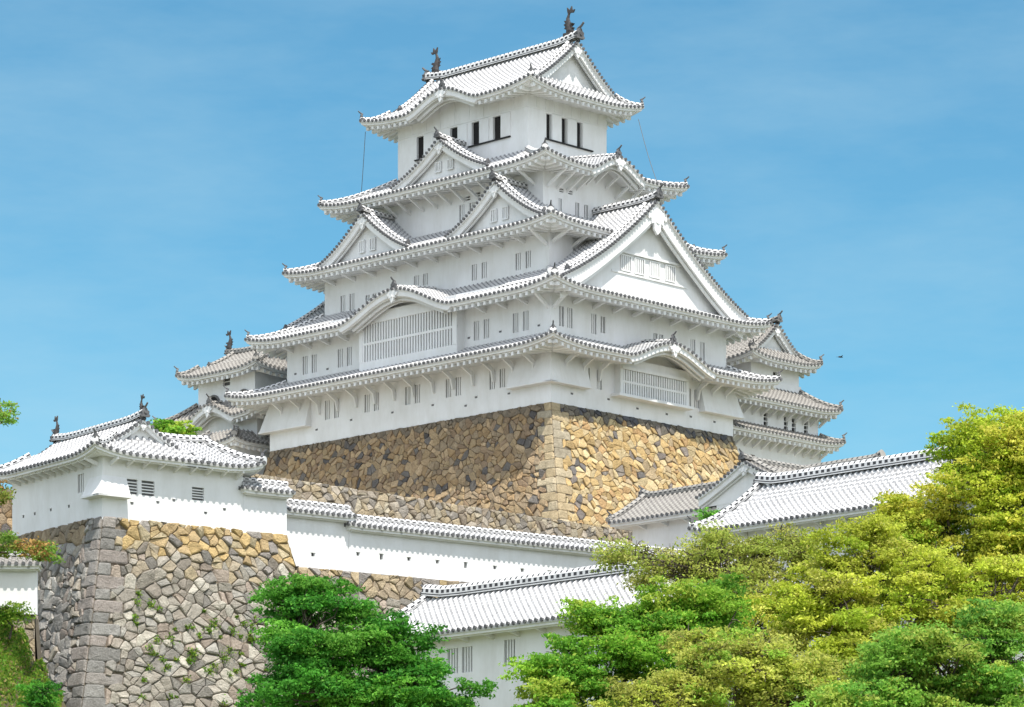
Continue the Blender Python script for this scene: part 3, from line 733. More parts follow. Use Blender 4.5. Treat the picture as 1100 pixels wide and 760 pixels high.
# top storey: dark openings beside white sliding shutters over a dark iron sill
hl = [(10.35, 20.45, .78, 1.75), (12.45, 20.45, .78, 1.75), (14.6, 20.45, .78, 1.75), (18.0, 20.45, .75, 1.75)]; hr = [(7.5, 20.0, .5, 1.85), (9.05, 20.0, .5, 1.85), (10.6, 20.0, .5, 1.85)]
hl = [(a, 20.3, w_, 1.6) for a, _, w_, h_ in hl]; hr = [(a, 20.15, w_, 1.75) for a, _, w_, h_ in hr]
storey(kp, W5, 17.6, 23.9, dict(L=[(a, z_, w_, h_, 0, False, 'inside') for a, z_, w_, h_ in hl], R=[(a, z_, w_, h_, 0, False, 'inside') for a, z_, w_, h_ in hr]))
for k, H in (('L', hl), ('R', hr)):
    T, s0, s1 = side(W5, k)
    for a, z_, w_, h_ in H:
        mb = MB(); q = -1 if k == 'L' else 1
        A, B = sorted((a + q * (w_ / 2 + .03), a + q * (w_ / 2 + .95))); boxT(mb, T, A, B, -.07, .01, z_, z_ + h_)
        mb.build('sliding_shutter', 'plaster', kp)
    mb = MB()
    if k == 'L': boxT(mb, T, 9.0, 15.2, -.14, .01, 20.19, 20.27); boxT(mb, T, 16.9, 18.5, -.14, .01, 20.19, 20.27)
    else: boxT(mb, T, 7.1, 11.9, -.14, .01, 20.04, 20.12)
    mb.build('iron_sill', 'shutter', kp)
    mb = MB()  # plastered rails and posts
    boxT(mb, T, s0 - .03, s1 + .03, -.045, .01, 22.0, 22.1)
    for i in range(1, 9):
        s = s0 + (s1 - s0) * i / 9; boxT(mb, T, s - .04, s + .04, -.035, .01, 22.1, 23.6)
    mb.build('wall_rail', 'plaster', kp)
# roofs, lowest first
skirt(kp, (-2.4, 20.95, -2.48, 30.3), (.5, 18.35, .5, 26.7), 3.52, 4.75, W1, 3.5, lift=.48, karas={'R': (9.6, 4.6, 1.35)})
r4 = skirt(kp, (-1.6, 20.6, -1.87, 29.0), W3, 7.5, 9.6, W2, 7.6, lift=.5, karas={'L': (13.6, 5.8, 1.75), 'B': (13.6, 5.8, 1.75)})
skirt(kp, (.41, 18.4, .39, 27.2), W4, 12.42, 14.3, W3, 12.3, lift=.38)
skirt(kp, (2.04, 16.7, 2.44, 25.2), W5, 17.2, 19.0, W4, 17.1, lift=.45, karas={'R': (9.5, 2.9, 1.15), 'F': (9.5, 2.9, 1.15)})
skirt(kp, (3.53, 15.1, 5.29, 22.4), (5.5, 13.3, 6.6, 21.1), 22.98, 24.05, W5, 23.05, lift=.5, karas={'L': (14.1, 3.75, 1.15), 'B': (14.1, 3.75, 1.15)})
# gables
R = W1
E5 = (3.53, 15.1, 5.29, 22.4)
tg = gable(kp, E5, 'R', 9.4, 4.0, 23.9, 27.1, 1.05, 22.4 - 5.29 - 1.05, ext=1.0, c=.22, bh=.42, wset=.75, back=True, pend=.7, rk=1.1)
fish(kp, (9.4, 7.3, 27.85), (0, -1, 0), .8); fish(kp, (9.4, 20.4, 27.8), (0, 1, 0), .76)
E2 = (2.04, 16.7, 2.44, 25.2); E3 = (.41, 18.4, .39, 27.2); E4 = (-1.6, 20.6, -1.87, 29.0)
for k in 'LB':
    gable(kp, E2, k, 13.44, 4.7, 17.75, 20.35, .65, 4.6, ext=1.0, c=.4, bh=.38, wset=.65, pend=.6, rk=.7, wins=[(12.8, 18.3), (14.0, 18.3)] if k == 'L' else (), wins_w=.5, wins_h=.6)
    gable(kp, E3, k, 19.5, 4.5, 12.9, 15.95, .65, 4.8, ext=1.0, c=.4, bh=.42, wset=.7, pend=.7, rk=.75, wins=[(19.0, 13.4), (20.1, 13.4)] if k == 'L' else (), wins_w=.5, wins_h=.75)
    gable(kp, E3, k, 6.4, 4.6, 12.9, 15.95, .65, 4.8, ext=1.0, c=.4, bh=.42, wset=.7, pend=.7, rk=.75, wins=[(5.9, 13.4), (7.0, 13.4)] if k == 'L' else (), wins_w=.5, wins_h=.75)
for k in 'RF':
    gg = gable(kp, E4, k, 9.3, 9.3, 8.25, 14.75, .7, 6.9, ext=1.0, c=.34, bh=.85, wset=.9, pend=1.55, rk=.95)
    if k == 'R':
        T, _, _ = side(E4, 'R'); TW = lambda s, d, z: T(s, d + 1.6 - .02, z)
        for s, z_ in ((7.0, 9.75), (8.35, 9.75), (9.9, 9.75), (11.5, 9.75)): barred_window(gg, TW, s, z_, .95, 1.0, 4, proud=True, dark='inside_grey', barw=.11)
        mb = MB(); boxT(mb, TW, 6.2, 12.5, -.16, .01, 10.9, 11.05); boxT(mb, TW, 5.6, 13.2, -.06, .01, 9.5, 9.62); mb.build('window_hood', 'plaster', gg)
# lattice bay on the second storey (left face)
T, _, _ = side(W2, 'L'); bay = MB()
a, b_, z0, z1, o_ = 8.6, 18.3, 4.3, 8.35, .75
boxT(bay, T, a, b_, -o_, .02, z0 - .1, 5.0); boxT(bay, T, a, b_, -o_ - .05, .02, 7.6, z1)
for s in (a, b_ - .35): boxT(bay, T, s, s + .35, -o_ - .03, .02, 5.0, 7.6)
bo = bay.build('lattice_bay', 'plaster', kp)
mb = MB(); mb.face([T(a, -o_ + .3, 4.9), T(b_, -o_ + .3, 4.9), T(b_, -o_ + .3, 7.7), T(a, -o_ + .3, 7.7)]); mb.build('bay_shade', 'inside_grey', bo)
mb = MB()
for i in range(34):
    s = a + .42 + (b_ - a - .84) * i / 33; boxT(mb, T, s - .072, s + .072, -o_ + .02, -o_ + .14, 4.98, 7.62)
boxT(mb, T, a, b_, -o_ + .01, -o_ + .16, 6.15, 6.32); mb.build('lattice_bars', 'plaster', bo)
# lattice bay on the first storey (right face) with its sloping sill
T, _, _ = side(W1, 'R'); a, b_ = 6.2, 13.2; o_ = .55; bay = MB()
boxT(bay, T, a, b_, -o_, .02, 3.0, 3.75); boxT(bay, T, a, a + .3, -o_, .02, 1.3, 3.0); boxT(bay, T, b_ - .3, b_, -o_, .02, 1.3, 3.0)
bay.extrude([(a - .4, 1.12), (b_ + .2, 1.12), (b_ + .2, 1.3), (a - .4, 1.3)], (-o_ - .28, .02), T)
boxT(bay, T, a + .1, b_ - .1, -o_ - .1, .02, 3.0, 3.2)
bo = bay.build('lattice_bay', 'plaster', kp)
mb = MB(); mb.face([T(a, -o_ + .3, 1.3), T(b_, -o_ + .3, 1.3), T(b_, -o_ + .3, 3.1), T(a, -o_ + .3, 3.1)]); mb.build('bay_shade', 'inside_grey', bo)
mb = MB()
for i in range(27):
    s = a + .42 + (b_ - a - .84) * i / 26; boxT(mb, T, s - .068, s + .068, -o_ + .02, -o_ + .14, 1.29, 3.02)
boxT(mb, T, a, b_, -o_ + .01, -o_ + .16, 2.12, 2.26); mb.build('lattice_bars', 'plaster', bo)
# stone-drop boxes on the corners of the first storey
for k, s0, s1, c0, c1 in (('L', 0, 3.6, .55, 0), ('R', 0, 3.3, .55, 0), ('L', 23.6, 28, 0, .55), ('R', 14.9, 18.5, 0, .55)):
    dropbox(kp, W1, k, s0, s1, 3.4, 1.35 - (.012 if k == 'R' else 0), .55, c0, c1)
# brackets
for s in np.arange(1.4, 27.5, 1.93): bracket(kp, side(W1, 'L')[0], s, 3.35, 1.9, 1.35)
for s in (1.2, 2.9, 4.6, 14.6, 16.0, 17.4): bracket(kp, side(W1, 'R')[0], s, 3.35, 1.9, 1.35)
for s in np.arange(5.6, 22.5, 1.35): bracket(kp, side(W4, 'L')[0], s, 17.0, 1.7, 1.0, False)
for s in np.arange(4.6, 14.4, .98): bracket(kp, side(W4, 'R')[0], s, 16.95 + (1.15 * (.5 + .5 * math.cos(PI * (s - 9.5) / 2.9)) if abs(s - 9.5) < 2.9 else 0), 1.8, 1.15, False)
for k in 'LR':
    T, s0, s1 = side(W2, k)
    for s in np.arange(s0 + .25, s1, 1.95):
        if k == 'L' and 8.0 < s < 19: continue
        bracket(kp, T, s, 7.45, 1.5, .55 if s > s0 + 1.5 else 1.1, False, .2)
T, s0, s1 = side(W3, 'L')
for s in np.arange(s0 + .25, s1, 2.1): bracket(kp, T, s, 12.2, 1.6, .5 if s > s0 + 1.5 else 1.0, False, .2)
T, s0, s1 = side(W3, 'R')
for s in (s0 + .3, s0 + 2.3): bracket(kp, T, s, 12.2, 1.6, .8, False, .2)
# lightning cables hanging from the top eaves
for p0, p1 in (((3.9, 22.1, 22.7), (5.3, 24.2, 17.4)), ((14.8, 5.6, 22.6), (15.2, 4.2, 18.0))):
    mb = MB(); P = [Vector(p0).lerp(Vector(p1), q / 6) + Vector((0, 0, -.25 * math.sin(PI * q / 6))) for q in range(7)]; mb.tube(P, .022, n=4); mb.build('cable', 'cable', kp)
# small loopholes (vents) scattered on the plaster
def vents(parent, rect, k, lst, w_=.22, h_=.12):
    T, _, _ = side(rect, k)
    for s, z_ in lst:
        mb = MB(); boxT(mb, T, s - w_ / 2, s + w_ / 2, -.015, .01, z_, z_ + h_, 0); boxT(mb, T, s - w_ / 2 - .04, s + w_ / 2 + .04, -.05, .01, z_ + h_, z_ + h_ + .05, 1); mb.build('loophole', ['inside_grey', 'plaster'], parent)
vents(kp, W1, 'L', [(3.9, 1.0), (7.0, 1.15), (8.0, .7), (11.2, 1.15), (15.2, 1.15), (19.4, 1.15), (23, .9)])
vents(kp, W1, 'R', [(2.0, .75), (5.6, .85), (8.5, .6), (11.5, .6), (14.0, .75), (16.5, .7)])
vents(kp, W2, 'L', [(1.6, 5.3), (5.2, 5.4), (8.2, 5.4), (22.4, 5.2), (25.8, 5.3)])

# ------------------------------------------------------------------ small keeps behind
ek = empty('rear_turret', Vector(FK(20, 3, -7)), KA, 'three roofed white turret behind the right edge of the great keep', 'castle turret', 'small turrets behind the keep')
def loc(o_, dx, dy, dz):  # rectangle and heights given in keep coordinates, converted to the turret's own frame
    return lambda r: (r[0] - dx, r[1] - dx, r[2] - dy, r[3] - dy)
q = loc(ek, 20, 3, -7); zz = 7
old = dict(tm_='tile_old', ridge_m='ridge_old', dark='mid_tile')
E1 = q((19.5, 32.0, 3, 13)); E1b = q((19.5, 31.7, 3.05, 12.9)); E2t = q((27.0, 31.25, 4.5, 11.5))
E2t = q((25.8, 31.25, 4.5, 11.5))
storey(ek, E1, -1, 8.3, dict(R=[(3.2, 5.85, .5, .9, 2, True, 'inside'), (4.2, 5.85, .5, .9, 2, True, 'inside'), (8.6, 5.75, .5, .9, 2, True, 'inside'), (9.6, 5.75, .5, .9, 2, True, 'inside')]), pl='plaster')
storey(ek, E1b, 8.0, 11.0, dict(R=[(2.2, 9.05, .5, .95, 2, True, 'inside'), (5.7, 9.05, .45, .95, 2, True, 'inside'), (8.0, 9.0, .45, .95, 2, True, 'inside'), (8.9, 9.0, .45, .95, 2, True, 'inside'), (10.3, 9.0, .45, .95, 2, True, 'inside')]))
storey(ek, E2t, 10.6, 14.4, dict(R=[(8.5, 12.7, .45, .8, 1, True, 'inside')], L=[(4.5, 13.0, .8, .7, 1, True, 'inside')]))
skirt(ek, q((18.0, 33.2, 1.6, 14.4)), q((19.4, 31.7, 3.0, 13)), 8.25, 8.95, E1, 8.1, lift=.35, LL=3, **old)
skirt(ek, q((18.0, 32.9, 1.6, 14.4)), E2t, 10.6, 12.3, E1b, 10.5, lift=.35, LL=3, **old)
ro = q((24.5, 32.5, 3.2, 12.8)); skirt(ek, ro, (ro[0] + 1.7, ro[1] - 1.7, ro[2] + 1.2, ro[3] - 1.2), 14.1, 15.0, E2t, 14.1, lift=.4, LL=3, **old)
gable(ek, ro, 'R', (ro[0] + ro[1]) / 2, 2.5, 14.9, 17.0, 1.0, 8.6, c=.3, bh=.35, wset=.6, back=True, pend=.5, rk=.8, tm_='tile_old', ridge_m='ridge_old', dark='mid_tile')
for s in np.arange(.4, 12.0, .95): bracket(ek, side(E1, 'R')[0], s, 8.0, 1.1, .8, False)
for s in np.arange(.4, 11.8, .95): bracket(ek, side(E1b, 'R')[0], s, 10.4, 1.1, .8, False)
mb = MB(); T, _, _ = side(E2t, 'R')   # thick white plaster flashing round the foot of the top storey
mb.box((E2t[0] - .12, E2t[2] - .12, 11.7), (E2t[1] + .1, E2t[3] + .1, 12.75)); mb.build('plaster_flashing', 'plaster', ek)

wk = empty('rear_turret', Vector(FK(2, 31.6, -7)), KA, 'small white turret with a curved gable behind the left edge of the great keep', 'castle turret', 'small turrets behind the keep')
q = loc(wk, 2, 31.6, -7)
F1 = q((1.6, 9, 31.2, 40.0)); F2 = q((2, 8.6, 31.9, 38.3))
storey(wk, F1, 0, 10.4, dict(L=[(2.0, 7.7, .7, .9, 2), (5.3, 9.15, .8, .35, 1, True, 'inside')]))
storey(wk, F2, 10, 14.2, dict(L=[(3.5, 12.95, .8, .6, 1, True)]))
skirt(wk, q((.3, 10.3, 30.0, 41.6)), F2, 10.25, 11.8, F1, 10.2, lift=.35, LL=3, karas={'L': (3.7, 2.9, 1.05)}, **old)
ro = q((.8, 9.8, 30.5, 39.6)); skirt(wk, ro, (ro[0] + 1.6, ro[1] - 1.6, ro[2] + 1.0, ro[3] - 1.0), 13.75, 14.75, F2, 13.8, lift=.4, LL=3, **old)
gable(wk, ro, 'R', (ro[0] + ro[1]) / 2, 2.9, 14.6, 16.1, .9, 8.2, c=.3, bh=.35, wset=.6, back=True, pend=.5, rk=.75, tm_='tile_old', ridge_m='ridge_old', dark='mid_tile')
fish(wk, ((ro[0] + ro[1]) / 2, ro[3] - 1.1, 16.6), (0, 1, 0), .62)
# arched bell windows
T, _, _ = side(F2, 'L')
for s in (.9 + .6, 4.9):
    mb = MB(); A = [(s - .6, 11.3), (s + .6, 11.3)] + [(s + .6 * math.cos(a), 11.7 + .6 * math.sin(a)) for a in np.linspace(0, PI, 9)]
    mb.extrude(A, (-.04, .02), T); o = mb.build('arched_window', 'inside', wk)
    mb = MB(); P = [(s + .66 * math.cos(a), 11.7 + .66 * math.sin(a)) for a in np.linspace(-.4, PI + .4, 14)]; mb.tube([T(a, -.06, b2) for a, b2 in P], .09, n=6); mb.build('window_frame', 'mid_tile', o)
    barred_window(o, T, s, 11.2, .7, .55, 2, proud=True)
# low roof in front of it, in the shade of the great keep
lk = empty('passage_roof', Vector(FK(-1.5, 30.2, 0)), KA, 'low dark tiled corner roof wedged between the great keep and the left turret behind', 'roofed passage')
skirt(lk, (0, 5, 0, 6), (1.6, 3.4, 1.6, 4.4), 1.0, 2.1, (.9, 4.1, .9, 5.1), .9, lift=.3, LL=2, **old)
walls(lk, (.9, 4.1, .9, 5.1), -4, 1.1)

# ------------------------------------------------------------------ the corner turret on its own base
rng = random.Random(11)
tb = empty('turret_stone_base', TO, TA, 'tall rough grey stone base with yellow top courses under the white corner turret', 'stone wall')
stone_base(tb, (.05, 11.6, .05, 11.0), 15, dict(L=.18, R=.13, B=.22, F=.1), .50, rng, dict(L=pal_turret_L, R=pal_turret_R), asp=1.25, relief=.17, cb=.70, quad=.004, warp=.5)
tr = empty('corner_turret', TO, TA, 'low white turret with bright plaster jointed tiles on the tall grey stone base at left', 'castle turret')
new = dict(tm_='tile_new', ridge_m='ridge')
V1 = (0, 8.8, 0, 4.6); V2 = (0, 5.2, 0, 10.0)
mb = MB()   # one wall mesh for the L-shaped plan
walls(tr, (0, 5.2, 0, 10.0), -.15, 3.6, dict(L=[(2.0, 2.65, 1.55, 2.55)], R=[(1.5, 2.15, 1.35, 2.15), (2.4, 3.2, 1.35, 2.15)]))
walls(tr, (5.19, 8.8, .002, 4.6), -.15, 3.6, dict(R=[(5.55, 6.3, 1.4, 2.1)]), sides='RB')
TL, _, _ = side(V2, 'L'); TR, _, _ = side(V2, 'R')
barred_window(tr, TL, 2.325, 1.55, .65, 1.0, 2, True if False else False, dark='inside')
for s, w_ in ((1.825, .65), (2.8, .8), (5.925, .75)): barred_window(tr, TR, s, 1.35 if s < 5 else 1.4, w_, .8 if s < 5 else .7, 4, horiz=True, depth=.15, dark='inside_grey')
dropbox(tr, V2, 'L', 0, 1.4, 2.2, 1.15, .5, .5, 0); dropbox(tr, V2, 'R', 0, 1.45, 2.2, 1.138, .5, .5, 0)
skirt(tr, (-1.05, 6.2, -.95, 11.1), (1.0, 4.2, .5, 9.6), 3.3, 4.5, V2, 3.25, lift=.45, LL=3, c=.2, rafters=False, flat={'R': '1', 'B': '0'}, corners=(0, 2, 3), **new)
gable(tr, (-1.05, 6.3, -1.1, 11.1), 'R', 2.6, 2.0, 4.12, 5.45, 1.2, 11.1 - .2, c=.25, bh=.2, wset=.4, back=True, pend=.3, rk=.75, desc=False, tm_='tile_new')
skirt(tr, (4.6, 9.75, -.93, 5.7), (4.605, 7.8, 2.25, 2.35), 3.3, 4.95, V1, 3.25, lift=.42, LL=2.5, c=.15, sides='RBF', rafters=False, flat={'R': '0'}, **new)
mb = MB(); mb.sweep([(x, 2.3, 4.95 + .12 * max(0, 1 - (7.9 - x) / 1.5)) for x in np.linspace(3.9, 7.9, 8)], .38, .36); mb.build('main_ridge', 'ridge', tr)
onigawara(tr, side((0, 8.0, 0, 1), 'B')[0], 2.3, 0, 5.0, .6)
fish(tr, (2.6, .35, 5.85), (0, -1, 0), .42); fish(tr, (2.6, 9.6, 5.85), (0, 1, 0), .5)
for s in np.arange(.5, 9.6, .78): bracket(tr, TL, s, 3.15, .8, .42, False, .1)
for s in np.arange(.5, 8.6, .98): bracket(tr, TR, s, 3.15, .8, .42, False, .1)
vents(tr, V2, 'L', [(3.6, .9), (5.6, .95), (7.4, .95), (8.7, .95)], .14, .14); vents(tr, V1, 'R', [(1.8, .8), (3.4, 1.0), (6.4, .7), (7.6, 1.0), (4.4, 1.2)], .14, .12)

def plaster_wall(name, x0, x1, y, ztop, zbot, label, holes=(), th=.5, cat='plaster wall', o=TO, ang=TA, tmv='tile_new', group='white plaster walls with tiled caps', ro_=.52):
    fr = in_frame(o, ang); t_ = empty(name, Vector(fr(x0, y, zbot)), ang, label, cat, group); h = ztop - zbot; Lx = x1 - x0
    walls(t_, (0, Lx, 0, th), 0, h, dict(R=[(a - x0 - b2 / 2, a - x0 + b2 / 2, c2 - zbot, c2 - zbot + d2) for a, c2, b2, d2 in holes]), rev=.2)
    for a, c2, b2, d2 in holes:
        mb = MB(); T, _, _ = side((0, Lx, 0, th), 'R'); mb.face([T(a - x0 - b2 / 2, .19, c2 - zbot), T(a - x0 + b2 / 2, .19, c2 - zbot), T(a - x0 + b2 / 2, .19, c2 - zbot + d2), T(a - x0 - b2 / 2, .19, c2 - zbot + d2)])
        boxT(mb, T, a - x0 - b2 / 2 - .05, a - x0 + b2 / 2 + .05, -.04, .01, c2 - zbot + d2, c2 - zbot + d2 + .05, 1); mb.build('loophole', ['inside', 'plaster'], t_)
    skirt(t_, (-.25, Lx + .25, -ro_, th + ro_), (0, Lx, th / 2 - .03, th / 2 + .03), h - .08, h + .42, (0, Lx, 0, th), h - .06, lift=.05, LL=1, c=.05, rafters=False, hips=False, tm_=tmv, pitch=.36)
    mb = MB(); mb.sweep([(x, th / 2, h + .42) for x in np.linspace(-.2, Lx + .2, 6)], .3, .26); mb.build('main_ridge', 'ridge', t_)
    for s in np.arange(.6, Lx, 1.35):
        mb = MB(); T, _, _ = side((0, Lx, 0, th), 'R'); boxT(mb, T, s - .07, s + .07, -.4, .01, h - .32, h - .18); mb.build('beam_end', 'plaster', t_)
    return t_
plaster_wall('plaster_wall', 8.82, 11.65, .02, 2.35, -.15, 'short white wall with its own little tiled cap beside the right end of the corner turret', th=.6)
plaster_wall('plaster_wall', 11.7, 16.3, .8, 1.55, -1.6, 'short stepped-up length of white wall just right of the corner turret base', [(13.9, -.9, .22, .2)])
plaster_wall('plaster_wall', 16.3, 48, .75, 1.08, -1.55, 'long white wall with a row of small loopholes and white tiled cap below the keep', [(x, -.62 if i % 3 != 1 else -.72, .2, .2 if i % 3 != 1 else .34) for i, x in enumerate((16.9, 18.5, 20.4, 22.4, 24.4, 26.5, 28.5, 30.5, 33, 35.5))])
# stone retaining wall under the plaster wall
rw_ = empty('retaining_stone_wall', Vector(FT(11.6, .6, -1.6)), TA, 'yellowish stone retaining wall under the long white plaster wall', 'stone wall')
stone_base(rw_, (0, 40, 0, 3), 8, dict(L=0, R=.12, B=0, F=0), .48, rng, dict(R=pal_yellow), faces='R', relief=.15, cb=0, quad=.004, warp=.5)
# rough terrace wall in front of the keep base
p_ = at(592, 560, 211); tw = empty('terrace_stone_wall', Vector((p_.x - .6985 * 32, p_.y - .7156 * 32, p_.z + .1)), KA, 'rough pale stone terrace wall running below the foot of the keep base', 'stone wall')
stone_base(tw, (0, 58, 0, 1.5), 7, dict(L=0, R=.14, B=0, F=0), .47, rng, dict(R=pal_terrace), faces='R', relief=.17, cb=0, quad=.004, warp=.5, asp=1.15)

# ------------------------------------------------------------------ long storehouses and gabled gate roofs
def longhouse(name, o, ang, rect, ze, zr, label, lift=.3, tm_='tile_new', zb=-8, wins=(), run=1.7, ridge_m='ridge', rk=1.0, dark='dark_tile', cat='storehouse', wallset=1.1, pl='plaster', conc=.15):
    t_ = empty(name, o, ang, label, cat); x0, x1, y0, y1 = rect; xm = (x0 + x1) / 2
    rw2 = (x0 + wallset, x1 - wallset, y0 + wallset, y1 - wallset)
    storey(t_, rw2, zb, ze + .1, dict(L=[q for q in wins]), pl=pl)
    ob = skirt(t_, rect, (xm - .03, xm + .03, y0 + run, y1 - run), ze, zr, rw2, ze - .05, lift=lift, LL=2.5, c=conc, rafters=False, hips=True, tm_=tm_, ridge_m=ridge_m, dark=dark, pl=pl)
    P = [(xm, y0 + run - .2 + (y1 - y0 - 2 * run + .4) * i / 16, zr + .25 * max(0, abs(i / 8 - 1) - .85) / .15) for i in range(17)]
    mb = MB(); mb.sweep(P, .55 * rk, .62 * rk); mb.build('main_ridge', ridge_m, t_)
    onigawara(t_, side((0, 1, 0, y1 - run + .25), 'F')[0], xm, 0, zr + .1, .75, mt=dark)
    T, _, _ = side(rw2, 'L')
    for s in np.arange(rw2[2] + .5, rw2[3], 1.9): bracket(t_, T, s, ze - .12, .8, .4, False, .12, pl)
    return t_
FA = math.atan2(.68, .733)
longhouse('long_storehouse', at(440, 684, 170), FA, (0, 7.6, -22, 4.6), 0, 2.45, 'long white building with wide tiled roof in front, below the long plaster wall', wins=[(-3.2, -2.0, .8, 1.3, 3), (-2.1, -2.0, .8, 1.3, 3), (-6.4, -1.9, .8, 1.3, 3)])
longhouse('long_storehouse', at(740, 573, 186), FA, (0, 7.2, -24, 0.15), 0, 2.75, 'long building with gleaming white tiled roof at right above the camphor trees', zb=-13, run=2.3, conc=.5)
# gabled gatehouse between them
gO = at(798, 491, 196); gh = empty('gabled_gatehouse', gO, FA, 'grey tiled gatehouse whose white gable wall faces front, right of the keep base', 'gatehouse')
walls(gh, (.52, 12, -3.0, 2.65), -9, -1.6)
gable(gh, (0, 12, -4, 4), 'L', 0, 3.6, -1.95, -.25, 0, 12, c=.2, bh=.32, wset=.5, pend=.5, rk=.62, desc=True, tm_='tile_old', ridge_m='ridge_old', dark='dark_tile', ext=1.05)
longhouse('wing_roofed_building', gO, FA, (.7, 6.7, 2.62, 12.2), -2.6, -.75, 'low building with weathered grey tiled roof against the sunlit keep base', tm_='tile_old', ridge_m='ridge_old', run=.3, lift=.05, rk=.6, zb=-9, cat='gatehouse wing')
longhouse('rear_building', gO, FA, (7, 13, -3.0, 7), -.75, .55, 'grey ridge and roof peeping over the white roof at right, behind the gabled gatehouse', tm_='tile_old', ridge_m='ridge_old', run=.8, lift=.1, rk=.9, zb=-9, cat='building')

# left edge: low plaster wall, its stone footing and the stone pier behind
lw = plaster_wall('plaster_wall', -8, -.25, 0, 0, -2.6, 'low white wall with grey tiled cap at the lower left, against the turret base', o=at(45, 606, 170), ang=math.radians(3), tmv='tile_old')
lb = empty('footing_stone_wall', at(45, 606, 170) + Vector((-8, -.1, -2.6)), math.radians(3), 'pale stone footing beneath the low white wall at the lower left', 'stone wall')
stone_base(lb, (0, 7.6, 0, 2), 7, dict(L=0, R=.15, B=0, F=0), .42, rng, dict(R=pal_terrace), faces='R', relief=.12, cb=0)
pr = empty('stone_pier', at(13, 527, 192), math.radians(5), 'narrow stretch of brown stone wall at the left edge behind the corner turret', 'stone wall')
stone_base(pr, (-12, 0, 0, 3), 8, dict(L=0, R=.1, B=.02, F=0), .5, rng, dict(R=pal_keep_L), faces='R', relief=.1, cb=0)

# grassy bank at the lower left
mb = MB(); bankpts = {}
def bank(px, v):   # v 0 top .. 1 foot
    top = 670 + max(0, px - 14) * 1.6
    a = at(px, top, 168.5); return Vector((a.x, a.y - v * 9, a.z - v * 7.5 + .35 * math.sin(px * .3 + v * 6)))
BK = [[bank(px, v / 10) for px in range(-160, 76, 8)] for v in range(11)]
mb.grid(BK); mb.build('grass_bank', 'soil', smooth=True, kind='structure')

# ------------------------------------------------------------------ foliage
nrg = np.random.default_rng(5)
def leaf_mesh(name, P, Nn, S, C, parent=None, **kw):
    """one four-cornered leaf per point: P positions, Nn normals, S sizes, C colours (all arrays)"""
    n = len(P); a = np.cross(Nn, nrg.normal(size=(n, 3))); a /= np.linalg.norm(a, axis=1)[:, None] + 1e-9; b2 = np.cross(Nn, a)
    S = S[:, None]; bend = Nn * S * .25
    V = np.stack([P - a * S, P - b2 * S * .55 + bend, P + a * S, P + b2 * S * .55 + bend], 1).reshape(-1, 3)
    me = bpy.data.meshes.new(name); me.vertices.add(n * 4); me.vertices.foreach_set('co', V.ravel().astype(np.float32))
    me.loops.add(n * 4); me.loops.foreach_set('vertex_index', np.arange(n * 4, dtype=np.int32))
    me.polygons.add(n); me.polygons.foreach_set('loop_start', np.arange(0, n * 4, 4, dtype=np.int32)); me.polygons.foreach_set('loop_total', np.full(n, 4, dtype=np.int32))
    me.materials.append(M['leaf'])
    ca = me.color_attributes.new('tone', 'FLOAT_COLOR', 'CORNER')
    cc = np.concatenate([C, np.ones((n, 1))], 1); ca.data.foreach_set('color', np.repeat(cc, 4, axis=0).ravel().astype(np.float32))
    me.update(); me.validate()
    o = bpy.data.objects.new(name, me); col.objects.link(o)
    if parent: o.parent = parent
    for k, v in kw.items(): o[k] = v
    return o

